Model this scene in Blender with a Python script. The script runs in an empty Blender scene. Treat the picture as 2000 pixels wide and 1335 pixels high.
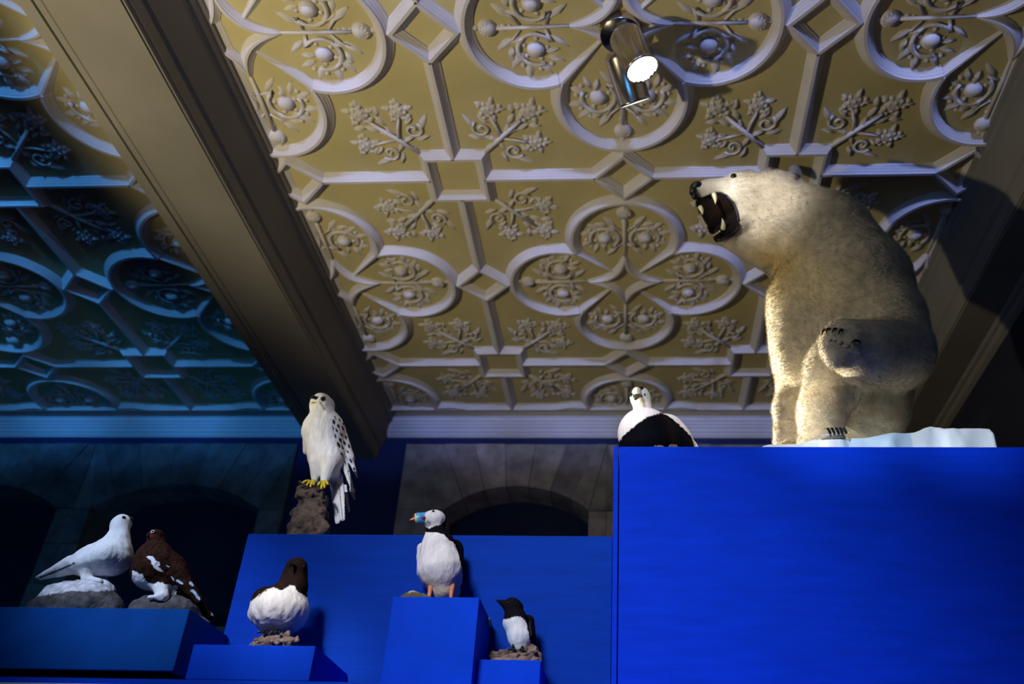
import bpy, bmesh, math, random
import numpy as np
from mathutils import Vector, Matrix

PI = math.pi
SC = bpy.context.scene
COL = SC.collection
U = 3.6                     # metres per ceiling unit (eye to ridge of the ceiling ribs)
EYE = 1.6                   # eye height above the floor
# ------------------------------------------------------------------ camera
FPX, YAW, PITCH, ROLL = 1693.6268, -0.0614, 0.5507, 0.0304
CX, CY = 1149.1655, 767.3692
def _axes():
    cy, sy, cp, sp = math.cos(YAW), math.sin(YAW), math.cos(PITCH), math.sin(PITCH)
    f = Vector((sy*cp, cy*cp, sp)); r = Vector((cy, -sy, 0)); u = r.cross(f)
    c, s = math.cos(ROLL), math.sin(ROLL)
    return f, c*r + s*u, -s*r + c*u
FW, RT, UP = _axes()
EYEV = Vector((0, 0, EYE))
cam = bpy.data.cameras.new('camera'); cam_ob = bpy.data.objects.new('camera', cam); COL.objects.link(cam_ob)
cam_ob.matrix_world = Matrix.Translation(EYEV) @ Matrix((RT, UP, -FW)).transposed().to_4x4()
cam.sensor_width = 36.0; cam.lens = FPX/2000*36
cam.shift_x = -(CX-1000)/2000; cam.shift_y = (CY-667.5)/2000
cam.dof.use_dof = True; cam.dof.focus_distance = 3.0; cam.dof.aperture_fstop = 2.2
cam.clip_start = 0.05; cam.clip_end = 60
SC.camera = cam_ob
# ------------------------------------------------------------------ world, exposure, lights
w = bpy.data.worlds.new('world'); SC.world = w; w.use_nodes = True
w.node_tree.nodes['Background'].inputs[0].default_value = (0.05, 0.10, 0.25, 1)
w.node_tree.nodes['Background'].inputs[1].default_value = 0.02
vs = SC.view_settings
SC.display_settings.display_device = 'sRGB'
vs.view_transform = 'Standard'; vs.look = 'None'; vs.gamma = 1.0; vs.use_curve_mapping = False
vs.exposure = 0.0

def lamp(name, kind, loc, target, energy, color, **kw):
    d = bpy.data.lights.new(name, kind); d.energy = energy; d.color = color
    for k, v in kw.items(): setattr(d, k, v)
    o = bpy.data.objects.new(name, d); COL.objects.link(o); o.location = loc
    o.rotation_euler = (Vector(target)-Vector(loc)).to_track_quat('-Z', 'Y').to_euler()
    return o
# added blue fill light, unseen behind the viewer and to the left
lamp('front_fill', 'AREA', (-3.4, -5.0, 3.2), (-0.6, 4, 3.4), 45, (0.1, 0.42, 1), shape='RECTANGLE', size=2.0, size_y=1.6)
# added blue and teal spots, unseen behind the viewer, to tint the ceiling ribs
for x in (-2.0, -1.0, 0.0, 1.0, 1.9):
    lamp('blue_rib_fill', 'SPOT', (x, -2.2, 4.75), (x, 6, 5.88), 540, (0.32, 0.42, 1), spot_size=math.radians(17.5), spot_blend=0.35, shadow_soft_size=0.12)
for x in (-5.4, -4.3, -3.2):
    lamp('teal_rib_fill', 'SPOT', (x, -2.2, 4.75), (x, 6, 5.88), 720, (0.06, 0.36, 1), spot_size=math.radians(17.5), spot_blend=0.35, shadow_soft_size=0.12)
# warm lamp standing left of the middle bay, washing its ceiling
lamp('ceiling_wash', 'SPOT', (-2.9, 1.35, 2.85), (-0.92, 2.65, 5.15), 235, (1, 0.87, 0.55), spot_size=math.radians(88), spot_blend=0.6, shadow_soft_size=0.06)
# gallery spotlight on the birds and plinths; narrow spots added to brighten single displays
KEY_LOC = (-1.5, -1.0, 4.7)
lamp('gallery_spot', 'SPOT', KEY_LOC, (-0.08, 2.78, 2.40), 850, (1, 0.97, 1), spot_size=math.radians(35), spot_blend=1.0, shadow_soft_size=0.55)
lamp('falcon_fill', 'SPOT', KEY_LOC, (-1.05, 2.97, 3.02), 480, (0.92, 0.94, 1), spot_size=math.radians(8), spot_blend=0.8, shadow_soft_size=0.12)
lamp('eider_fill', 'SPOT', KEY_LOC, (0.05, 2.92, 3.28), 560, (1, 0.96, 0.98), spot_size=math.radians(7), spot_blend=0.8, shadow_soft_size=0.12)
for x in (0.76, 1.24):
    lamp('ice_fill', 'SPOT', KEY_LOC, (x, 2.90, 3.13), 800, (0.8, 0.92, 1), spot_size=math.radians(5.2), spot_blend=0.4, shadow_soft_size=0.12)
lamp('guillemot_fill', 'SPOT', KEY_LOC, (-1.06, 2.60, 2.37), 714, (1, 0.97, 0.97), spot_size=math.radians(6), spot_blend=0.8, shadow_soft_size=0.12)
lamp('ptarmigan_fill', 'SPOT', (-2.6, -1.0, 4.7), (-1.55, 2.63, 2.50), 780, (0.6, 0.74, 1), spot_size=math.radians(11), spot_blend=0.8, shadow_soft_size=0.12)
# unseen blue fills added behind the plinths to brighten the back wall
lamp('wall_fill', 'SPOT', (-0.7, 4.3, 2.3), (-0.8, 6.3, 4.7), 6, (0.3, 0.45, 1), spot_size=math.radians(75), spot_blend=0.8, shadow_soft_size=0.08)
lamp('wall_fill_left', 'SPOT', (-3.9, 4.3, 2.3), (-3.9, 6.3, 4.7), 14, (0.05, 0.45, 1), spot_size=math.radians(85), spot_blend=0.8, shadow_soft_size=0.08)
# side spotlight on the bear; leg and head spots added to brighten those parts
lamp('bear_spot', 'SPOT', (-2.6, 6.15, 3.3), (0.85, 3.2, 3.66), 6336, (1, 0.93, 0.74), spot_size=math.radians(14), spot_blend=0.4, shadow_soft_size=0.08)
lamp('bear_leg_fill', 'SPOT', (-3.2, 2.4, 3.95), (0.78, 3.12, 3.36), 1500, (1, 0.93, 0.72), spot_size=math.radians(6.5), spot_blend=0.7, shadow_soft_size=0.06)
lamp('bear_head_fill', 'SPOT', (-1.2, 0.4, 5.1), (0.50, 2.95, 4.64), 900, (1, 0.95, 0.9), spot_size=math.radians(9.5), spot_blend=1.0, shadow_soft_size=0.08)

# ------------------------------------------------------------------ picture-to-place helpers
def P(u, v, Y):
    """point at depth Y seen along the sight line of the photo's (u, v)"""
    d = FW + RT*((u-CX)/FPX) + UP*((CY-v)/FPX)
    return EYEV + d*(Y/d.y)
def PZ(u, v, z):
    d = FW + RT*((u-CX)/FPX) + UP*((CY-v)/FPX)
    return EYEV + d*((z-EYE)/d.z)
def S(px, u, v, Y):
    """size in metres of px photo pixels at that place"""
    return px*(P(u, v, Y)-EYEV).dot(FW)/FPX

# ------------------------------------------------------------------ materials
def mat(name, base=(0.8, 0.8, 0.8), rough=0.6, metal=0.0, attr=False, noise=None, bump=None, stretch=(1, 1, 1), spec=0.4, emit=None, sheen=0.0, second=None):
    """noise=(scale, amount) varies the colour, bump=(scale, strength, distance)"""
    m = bpy.data.materials.new(name); m.use_nodes = True
    nt = m.node_tree; N = nt.nodes; L = nt.links
    b = N['Principled BSDF']
    b.inputs['Roughness'].default_value = rough; b.inputs['Metallic'].default_value = metal
    b.inputs['Specular IOR Level'].default_value = spec
    if sheen: b.inputs['Sheen Weight'].default_value = sheen
    tc = N.new('ShaderNodeTexCoord'); mp = N.new('ShaderNodeMapping'); mp.inputs['Scale'].default_value = stretch
    L.new(tc.outputs['Object'], mp.inputs['Vector'])
    if attr:
        a = N.new('ShaderNodeAttribute'); a.attribute_name = 'Col'; src = a.outputs['Color']
    else:
        r = N.new('ShaderNodeRGB'); r.outputs[0].default_value = (*base, 1); src = r.outputs[0]
    if noise:
        n = N.new('ShaderNodeTexNoise'); n.inputs['Scale'].default_value = noise[0]; n.inputs['Detail'].default_value = 6
        L.new(mp.outputs[0], n.inputs['Vector'])
        mr = N.new('ShaderNodeMapRange'); mr.inputs[1].default_value = 0.3; mr.inputs[2].default_value = 0.7
        L.new(n.outputs['Fac'], mr.inputs[0])
        if second:
            mx = N.new('ShaderNodeMixRGB'); mx.inputs[2].default_value = (*second, 1)
            mul = N.new('ShaderNodeMath'); mul.operation = 'MULTIPLY'; mul.inputs[1].default_value = noise[1]
            L.new(mr.outputs[0], mul.inputs[0]); L.new(mul.outputs[0], mx.inputs[0]); L.new(src, mx.inputs[1])
        else:
            mr.inputs[3].default_value = 1-noise[1]; mr.inputs[4].default_value = 1+noise[1]*0.5
            mx = N.new('ShaderNodeMixRGB'); mx.blend_type = 'MULTIPLY'; mx.inputs[0].default_value = 1
            L.new(src, mx.inputs[1]); L.new(mr.outputs[0], mx.inputs[2])
        src = mx.outputs[0]
    L.new(src, b.inputs['Base Color'])
    if bump:
        n2 = N.new('ShaderNodeTexNoise'); n2.inputs['Scale'].default_value = bump[0]; n2.inputs['Detail'].default_value = 5
        L.new(mp.outputs[0], n2.inputs['Vector'])
        bp = N.new('ShaderNodeBump'); bp.inputs['Strength'].default_value = bump[1]; bp.inputs['Distance'].default_value = bump[2]
        L.new(n2.outputs['Fac'], bp.inputs['Height']); L.new(bp.outputs[0], b.inputs['Normal'])
    if emit:
        b.inputs['Emission Color'].default_value = (*emit[0], 1); b.inputs['Emission Strength'].default_value = emit[1]
    return m

M = {}
M['ceiling'] = mat('cream_ceiling_plaster', (0.60, 0.52, 0.27), 0.85, noise=(2.5, 0.12), bump=(60, 0.15, 0.004))
M['rib'] = mat('white_rib_plaster', (0.66, 0.62, 0.62), 0.8, noise=(6, 0.08), bump=(70, 0.12, 0.003))
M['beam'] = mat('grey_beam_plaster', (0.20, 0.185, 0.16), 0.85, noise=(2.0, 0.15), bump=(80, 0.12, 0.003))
M['cornice'] = mat('cornice_plaster', (0.60, 0.60, 0.66), 0.8, noise=(4, 0.08), bump=(60, 0.1, 0.003))
M['wall'] = mat('navy_wall_paint', (0.006, 0.018, 0.10), 0.8, noise=(3, 0.2), bump=(40, 0.1, 0.003))
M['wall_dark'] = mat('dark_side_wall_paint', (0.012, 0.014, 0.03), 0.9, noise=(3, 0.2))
M['floor'] = mat('dark_floor_boards', (0.05, 0.045, 0.04), 0.6, noise=(3, 0.3), stretch=(1, 8, 1))
M['board'] = mat('window_board_paint', (0.006, 0.012, 0.05), 0.7, noise=(3, 0.2))
M['stone'] = mat('window_sandstone', attr=True, rough=0.9, noise=(7, 0.45), bump=(22, 0.5, 0.02))
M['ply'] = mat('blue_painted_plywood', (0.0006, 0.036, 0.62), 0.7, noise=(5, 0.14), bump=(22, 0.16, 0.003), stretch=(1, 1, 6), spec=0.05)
M['ply_dim'] = mat('dimmed_blue_plywood', (0.0006, 0.036, 0.36), 0.7, noise=(5, 0.14), bump=(22, 0.16, 0.003), stretch=(1, 1, 6), spec=0.05)  # same blue plywood, darkened in colour to imitate weaker light
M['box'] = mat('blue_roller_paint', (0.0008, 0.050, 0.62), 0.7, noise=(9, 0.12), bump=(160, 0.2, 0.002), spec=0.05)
M['box_dim'] = mat('dimmed_blue_roller_paint', (0.0008, 0.050, 0.25), 0.7, noise=(9, 0.12), bump=(160, 0.2, 0.002), spec=0.05)  # same roller paint, its blue cut to stand in for dimmer light at left
M['white_paint'] = mat('white_case_paint', (0.72, 0.68, 0.74), 0.5, noise=(5, 0.06))
M['fur'] = mat('bear_fur', attr=True, rough=0.95, noise=(26, 0.22), bump=(170, 0.3, 0.006), spec=0.04)
M['feather'] = mat('feathers', attr=True, rough=0.75, noise=(60, 0.14), bump=(150, 0.6, 0.0035), stretch=(1, 1, 0.22), spec=0.02)
M['horn'] = mat('horn_colours', attr=True, rough=0.35, noise=(80, 0.1))
M['eye'] = mat('glass_eye', (0.004, 0.003, 0.003), 0.08, spec=0.6, noise=(20, 0.1))
M['black'] = mat('black_skin', (0.005, 0.005, 0.008), 0.42, spec=0.45, noise=(40, 0.3), bump=(120, 0.3, 0.002))
M['mouth'] = mat('dark_mouth_lining', (0.007, 0.0035, 0.003), 0.4, noise=(30, 0.4), bump=(60, 0.4, 0.004))
M['tooth'] = mat('ivory_tooth', (0.80, 0.72, 0.48), 0.3, noise=(60, 0.15))
M['claw'] = mat('black_claw', (0.008, 0.007, 0.008), 0.3, noise=(60, 0.3))
M['pad'] = mat('pink_paw_pad', (0.36, 0.24, 0.20), 0.6, noise=(60, 0.3), bump=(120, 0.4, 0.003))
M['rock'] = mat('grey_rock', attr=True, rough=0.9, noise=(45, 0.5), bump=(90, 0.7, 0.008))
M['bark'] = mat('bark', (0.16, 0.115, 0.09), 0.95, noise=(40, 0.8), second=(0.03, 0.022, 0.02), bump=(60, 1.0, 0.012))
M['bark_pale'] = mat('pale_driftwood', (0.30, 0.21, 0.17), 0.95, noise=(60, 0.95), second=(0.03, 0.02, 0.018), bump=(90, 1.0, 0.008), stretch=(.4, 1, 1))
M['ice'] = mat('painted_ice', attr=True, rough=0.45, noise=(6, 0.08), bump=(14, 0.25, 0.02))
M['steel'] = mat('brushed_steel', (0.55, 0.50, 0.44), 0.22, metal=1.0, noise=(30, 0.1), stretch=(1, 1, 0.1))
M['lamp_glass'] = mat('lit_lamp_glass', (0.9, 0.95, 0.95), 0.2, emit=((0.86, 1.0, 0.98), 2.2), noise=(60, 0.1))
M['beak_olive'] = mat('olive_black_beak', (0.03, 0.032, 0.012), 0.35, noise=(60, 0.3))
M['leg_orange'] = mat('orange_leg_skin', (0.62, 0.22, 0.10), 0.55, noise=(80, 0.3))
M['leg_yellow'] = mat('yellow_leg_skin', (0.55, 0.42, 0.02), 0.55, noise=(80, 0.3))
M['tape'] = mat('green_tape', (0.10, 0.30, 0.22), 0.6, noise=(40, 0.2))

# ------------------------------------------------------------------ object helpers
def tag(o, label=None, cat=None, group=None, kind=None):
    if label: o['label'] = label
    if cat: o['category'] = cat
    if group: o['group'] = group
    if kind: o['kind'] = kind
    return o
def empty(name, loc):
    o = bpy.data.objects.new(name, None); COL.objects.link(o); o.location = loc; o.empty_display_size = 0.05
    return o
def link(name, me, m, parent=None, smooth=True):
    o = bpy.data.objects.new(name, me); COL.objects.link(o)
    me.materials.clear(); me.materials.append(m)
    if smooth:
        for p in me.polygons: p.use_smooth = True
    if parent is not None:
        o.parent = parent
        bpy.context.view_layer.update()
        o.matrix_parent_inverse = parent.matrix_world.inverted()
    return o
def frombm(name, bm, m, parent=None, smooth=False):
    bmesh.ops.recalc_face_normals(bm, faces=bm.faces)
    me = bpy.data.meshes.new(name); bm.to_mesh(me); bm.free()
    return link(name, me, m, parent, smooth)
def setcol(me, cols):
    a = me.color_attributes.new('Col', 'FLOAT_COLOR', 'POINT')
    c = np.ones((len(me.vertices), 4), np.float32); c[:, :3] = cols
    a.data.foreach_set('color', c.ravel())
def bx(bm, lo, hi, bev=0.0):
    vs_ = [bm.verts.new((x, y, z)) for x in (lo[0], hi[0]) for y in (lo[1], hi[1]) for z in (lo[2], hi[2])]
    fs = [bm.faces.new([vs_[i] for i in q]) for q in ((0, 1, 3, 2), (4, 6, 7, 5), (0, 4, 5, 1), (2, 3, 7, 6), (0, 2, 6, 4), (1, 5, 7, 3))]
    if bev:
        es = {e for f in fs for e in f.edges}
        bmesh.ops.bevel(bm, geom=list(es), offset=bev, segments=2, affect='EDGES', profile=0.6)
def tube(bm, pts, rad, n=8, caps=True):
    pts = [Vector(p) for p in pts]; k = len(pts)
    rad = rad if hasattr(rad, '__len__') else [rad]*k
    rings = []
    ref = None
    for i, p in enumerate(pts):
        t = (pts[min(i+1, k-1)]-pts[max(i-1, 0)]).normalized()
        if ref is None or abs(ref.dot(t)) > 0.95: ref = Vector((0, 0, 1)) if abs(t.z) < 0.9 else Vector((0, 1, 0))
        a = t.cross(ref).normalized(); b = a.cross(t).normalized(); ref = b
        rings.append([bm.verts.new(p + (a*math.cos(2*PI*j/n) + b*math.sin(2*PI*j/n))*rad[i]) for j in range(n)])
    for i in range(k-1):
        for j in range(n):
            bm.faces.new((rings[i][j], rings[i][(j+1) % n], rings[i+1][(j+1) % n], rings[i+1][j]))
    if caps:
        bm.faces.new(rings[0][::-1]); bm.faces.new(rings[-1])
def ball(bm, c, r, sub=2, rot=None):
    r = r if hasattr(r, '__len__') else (r, r, r)
    mtx = Matrix.Translation(Vector(c)) @ (rot.to_4x4() if rot is not None else Matrix()) @ Matrix.Diagonal((*r, 1))
    bmesh.ops.create_icosphere(bm, subdivisions=sub, radius=1, matrix=mtx)
def leaf(bm, c, ang, ln, wd, ht, z0):
    """a pointed plaster leaf lying on the ceiling (hanging below z0)"""
    prof = [(-1, 0), (-.6, .62), (-.1, 1), (.4, .7), (1, 0)]
    ca, sa = math.cos(ang), math.sin(ang)
    def q(a, b, h): return (c[0]+ca*a-sa*b, c[1]+sa*a+ca*b, z0-h)
    mid = [bm.verts.new(q(t*ln, 0, ht*(0.35+0.65*s))) for t, s in prof]
    lf = [bm.verts.new(q(t*ln, s*wd, -0.001)) for t, s in prof[1:-1]]
    rg = [bm.verts.new(q(t*ln, -s*wd, -0.001)) for t, s in prof[1:-1]]
    for side in (lf, rg):
        bm.faces.new((mid[0], mid[1], side[0])); bm.faces.new((mid[-1], mid[-2], side[-1]))
        for i in range(2): bm.faces.new((mid[i+1], mid[i+2], side[i+1], side[i]))
def prism(name, loops, y0, y1, m, parent=None, cols=None):
    """fill 2-D loops (x,z) with holes and extrude from y0 to y1"""
    cu = bpy.data.curves.new(name, 'CURVE'); cu.dimensions = '2D'; cu.fill_mode = 'BOTH'
    for lp in loops:
        s = cu.splines.new('POLY'); s.points.add(len(lp)-1); s.use_cyclic_u = True
        for i, (x, z) in enumerate(lp): s.points[i].co = (x, z, 0, 1)
    cu.extrude = abs(y1-y0)/2
    tmp = bpy.data.objects.new(name+'_tmp', cu); COL.objects.link(tmp)
    dg = bpy.context.evaluated_depsgraph_get()
    me = bpy.data.meshes.new_from_object(tmp.evaluated_get(dg))
    bpy.data.objects.remove(tmp); bpy.data.curves.remove(cu)
    me.transform(Matrix.Translation((0, (y0+y1)/2, 0)) @ Matrix(((1, 0, 0, 0), (0, 0, -1, 0), (0, 1, 0, 0), (0, 0, 0, 1))))
    me.name = name
    return link(name, me, m, parent, smooth=False)

# ------------------------------------------------------------------ soft-body modelling: smooth union of solids -> one mesh
rng = np.random.RandomState(7)
_lat = rng.rand(32, 32, 32)
def vnoise(p, s):
    q = p*s; i = np.floor(q).astype(int); f = q-i; f = f*f*(3-2*f); i &= 31
    j = (i+1) & 31
    x0, y0, z0 = i[..., 0], i[..., 1], i[..., 2]; x1, y1, z1 = j[..., 0], j[..., 1], j[..., 2]
    fx, fy, fz = f[..., 0], f[..., 1], f[..., 2]
    L = _lat
    a = L[x0, y0, z0]*(1-fx)+L[x1, y0, z0]*fx; b = L[x0, y1, z0]*(1-fx)+L[x1, y1, z0]*fx
    c = L[x0, y0, z1]*(1-fx)+L[x1, y0, z1]*fx; d = L[x0, y1, z1]*(1-fx)+L[x1, y1, z1]*fx
    return ((a*(1-fy)+b*fy)*(1-fz)+(c*(1-fy)+d*fy)*fz)*2-1
def fbm(p, s, o=3):
    return sum(vnoise(p+7.3*k, s*2**k)*0.5**k for k in range(o))
def d_cap(p, a, b, ra, rb, flat=None):
    a = np.array(a); b = np.array(b); ab = b-a
    t = np.clip(((p-a)@ab)/(ab@ab+1e-12), 0, 1)
    q = p-(a+t[..., None]*ab)
    if flat is not None:            # squash along a direction: (dir, factor)
        n = np.array(flat[0], float); n /= np.linalg.norm(n)
        h = q@n; q = q + (h*(1/flat[1]-1))[..., None]*n
        return (np.linalg.norm(q, axis=-1)-(ra+(rb-ra)*t))*min(1, flat[1]*1.6)
    return np.linalg.norm(q, axis=-1)-(ra+(rb-ra)*t)
def d_ell(p, c, r, R=None):
    q = p-np.array(c)
    if R is not None: q = q@np.array(R)
    r = np.array(r); k0 = np.linalg.norm(q/r, axis=-1); k1 = np.linalg.norm(q/(r*r), axis=-1)
    return k0*(k0-1)/(k1+1e-9)
def smin(a, b, k):
    h = np.clip(0.5+0.5*(b-a)/k, 0, 1)
    return b*(1-h)+a*h-k*h*(1-h)
def nets(fn, lo, hi, h):
    lo = np.array(lo); n = np.ceil((np.array(hi)-lo)/h).astype(int)+1
    g = np.stack(np.meshgrid(*[lo[i]+h*np.arange(n[i]) for i in range(3)], indexing='ij'), -1)
    v = fn(g.reshape(-1, 3)).reshape(n)
    ins = v < 0
    cs = n-1
    cnt = np.zeros(cs); acc = np.zeros((*cs, 3))
    corner = lambda A, d: A[d[0]:d[0]+cs[0], d[1]:d[1]+cs[1], d[2]:d[2]+cs[2]]
    base = g[:-1, :-1, :-1]
    for ax in range(3):
        o1, o2 = [i for i in range(3) if i != ax]
        for i in (0, 1):
            for j in (0, 1):
                d = [0, 0, 0]; d[o1] = i; d[o2] = j; e = list(d); e[ax] = 1
                a, b = corner(v, d), corner(v, e)
                m = (a < 0) != (b < 0)
                t = np.where(m, a/np.where(m, a-b, 1), 0)
                pt = np.zeros((*cs, 3)); pt[..., o1] = i; pt[..., o2] = j; pt[..., ax] = t
                acc += pt*m[..., None]; cnt += m
    act = cnt > 0
    idx = -np.ones(cs, int); idx[act] = np.arange(act.sum())
    verts = base[act]+h*acc[act]/cnt[act][:, None]
    quads = []
    for ax in range(3):
        o1, o2 = [(1, 2), (2, 0), (0, 1)][ax]
        sl = [slice(None)]*3; sl[ax] = slice(0, -1); s0 = ins[tuple(sl)]
        sl[ax] = slice(1, None); s1 = ins[tuple(sl)]
        w_ = np.argwhere(s0 != s1)
        w_ = w_[(w_[:, o1] > 0) & (w_[:, o2] > 0) & (w_[:, o1] < cs[o1]) & (w_[:, o2] < cs[o2])]
        if not len(w_): continue
        q = []
        for i, j in ((0, 0), (1, 0), (1, 1), (0, 1)):
            c = w_.copy(); c[:, o1] -= i; c[:, o2] -= j
            q.append(idx[c[:, 0], c[:, 1], c[:, 2]])
        q = np.stack(q, 1)
        fl = s0[w_[:, 0], w_[:, 1], w_[:, 2]]
        q[~fl] = q[~fl][:, ::-1]
        quads.append(q)
    return verts, np.concatenate(quads)
def sdf_mesh(name, fn, lo, hi, h, m, parent=None, colfn=None, smooth_it=1):
    v, q = nets(fn, lo, hi, h)
    me = bpy.data.meshes.new(name)
    me.from_pydata(v.tolist(), [], q.tolist()); me.validate()
    if smooth_it:
        bm = bmesh.new(); bm.from_mesh(me)
        for _ in range(smooth_it): bmesh.ops.smooth_vert(bm, verts=bm.verts, factor=0.5, use_axis_x=True, use_axis_y=True, use_axis_z=True)
        bm.to_mesh(me); bm.free()
    me.update()
    if colfn is not None:
        vv = np.zeros(len(me.vertices)*3); me.vertices.foreach_get('co', vv); vv = vv.reshape(-1, 3)
        nn = np.zeros(len(me.vertices)*3); me.vertices.foreach_get('normal', nn); nn = nn.reshape(-1, 3)
        setcol(me, colfn(vv, nn))
    return link(name, me, m, parent)
class Body:
    """collects primitives given as photo pixels + depth, in one place around depth Y0"""
    def __init__(s, Y0): s.Y0 = Y0; s.pr = []; s.pts = []
    def pt(s, u, v, dy=0): return np.array(P(u, v, s.Y0+dy))
    def cap(s, a, b, ra, rb, k=8, flat=None):
        A, B = s.pt(*a), s.pt(*b); ra_ = S(ra, a[0], a[1], s.Y0); rb_ = S(rb, b[0], b[1], s.Y0); k_ = S(k, a[0], a[1], s.Y0)
        s.pr.append(('+', lambda p: d_cap(p, A, B, ra_, rb_, flat), k_)); s.pts += [(A, ra_), (B, rb_)]
    def ell(s, c, r, k=8, R=None, op='+'):
        C = s.pt(*c); f = S(1, c[0], c[1], s.Y0); r_ = np.array(r)*f
        s.pr.append((op, lambda p: d_ell(p, C, r_, R), k*f))
        if op == '+': s.pts.append((C, max(r_)))
    def cut(s, a, b, ra, rb, k=4):
        A, B = s.pt(*a), s.pt(*b); ra_ = S(ra, a[0], a[1], s.Y0); rb_ = S(rb, b[0], b[1], s.Y0); k_ = S(k, a[0], a[1], s.Y0)
        s.pr.append(('-', lambda p: d_cap(p, A, B, ra_, rb_), k_))
    def fn(s, p):
        d = None
        for op, f, k in s.pr:
            e = f(p)
            if d is None: d = e
            elif op == '+': d = smin(d, e, k)
            else: d = -smin(-d, e, k)
        d = d + (s.rough(p) if hasattr(s, 'rough') else 0)
        return np.maximum(d, s.clipfn(p)) if hasattr(s, 'clipfn') else d
    def solid(s, p):
        """the body with its feet, for hollowing out what it stands in"""
        d = s.fn(p)
        for a, b, r in getattr(s, 'feet', []): d = np.minimum(d, d_cap(p, a, b, r, r))
        return d
    def foot(s, a, b, r):
        s.feet = getattr(s, 'feet', [])+[(np.array(a), np.array(b), r)]
    def bounds(s, pad=0.03):
        lo = np.min([c-r for c, r in s.pts], 0)-pad; hi = np.max([c+r for c, r in s.pts], 0)+pad
        return lo, hi
    def uv(s, p):
        """photo-like coordinates of points flattened onto the plane Y0 (for plumage maps)"""
        q = p.copy(); q[:, 1] = s.Y0; q -= np.array(EYEV)
        z = q@np.array(FW)
        return CX+FPX*(q@np.array(RT))/z, CY-FPX*(q@np.array(UP))/z
    def build(s, name, h, m, parent, colfn=None, smooth_it=1):
        lo, hi = s.bounds()
        return sdf_mesh(name, s.fn, lo, hi, h, m, parent, (lambda v, n: colfn(v, n, *s.uv(v))) if colfn else None, smooth_it)
def mixc(a, b, t): return a*(1-t[:, None])+np.array(b)*t[:, None]
def sstep(a, b, x):
    t = np.clip((x-a)/(b-a), 0, 1); return t*t*(3-2*t)
def full(v, c): return np.tile(np.array(c, float), (len(v), 1))
def eyeball(parent, c, r, m='eye'):
    bm = bmesh.new(); ball(bm, c, r, 2); return frombm('eye', bm, M[m], parent, True)
#PARTS
# ------------------------------------------------------------------ room shell
CX0, CYA, CP, CQ = -0.0156, 0.9845, 0.5255, 0.5312      # plaster pattern: origin and cell, in ceiling units
ZC = 1.0125
Zc = EYE+U*ZC; YW = 1.76*U; YF = -6.0; XR = 0.642*U; XL = -1.86*U
BAY = [(-0.561, 0.522, CX0), (-1.84, -0.757, CX0-1.279)]
def slab(name, lo, hi, m, kind='structure'):
    bm = bmesh.new(); bx(bm, lo, hi); return tag(frombm(name, bm, m), kind=kind)
ceil = slab('ceiling', (XL-.2, YF-.2, Zc), (XR+.2, YW+.4, Zc+.2), M['ceiling'])
slab('floor', (XL-.2, YF-.2, -.2), (XR+.2, YW+.4, 0), M['floor'])
slab('wall_left', (XL-.2, YF, 0), (XL, YW, Zc), M['wall'])
slab('wall_right', (XR, YF, 0), (XR+.2, YW, Zc), M['wall_dark'])
slab('wall_front', (XL, YF-.2, 0), (XR, YF, Zc), M['wall_dark'])

# arched stone windows in the back wall
def arch(xc, hw, zs, rise, zb, n=18):
    R = (hw*hw+rise*rise)/(2*rise); zc = zs+rise-R; a0 = math.asin(hw/R)
    return [(xc-hw, zb), (xc+hw, zb)] + [(xc+R*math.sin(a0-2*a0*i/n), zc+R*math.cos(a0-2*a0*i/n)) for i in range(n+1)]
ZB = 1.9+EYE            # sill
def rect(x0, x1, z0, z1): return [(x0, z0), (x1, z0), (x1, z1), (x0, z1)]
WTOP = 3.381+EYE
W1 = dict(x0=-6.45, x1=-2.814, lights=[(-5.39, .70), (-3.71, .70)], zs=2.782+EYE, rise=.215)
W2 = dict(x0=-1.889, x1=1.35, lights=[(-.935, .578), (.50, .578)], zs=2.785+EYE, rise=.208)
prism('wall_back', [rect(XL, XR, 0, Zc)] + [rect(W['x0']+.03, W['x1']-.03, ZB-.1, WTOP-.03) for W in (W1, W2)], YW, YW+.3, M['wall'])['kind'] = 'structure'
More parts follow.
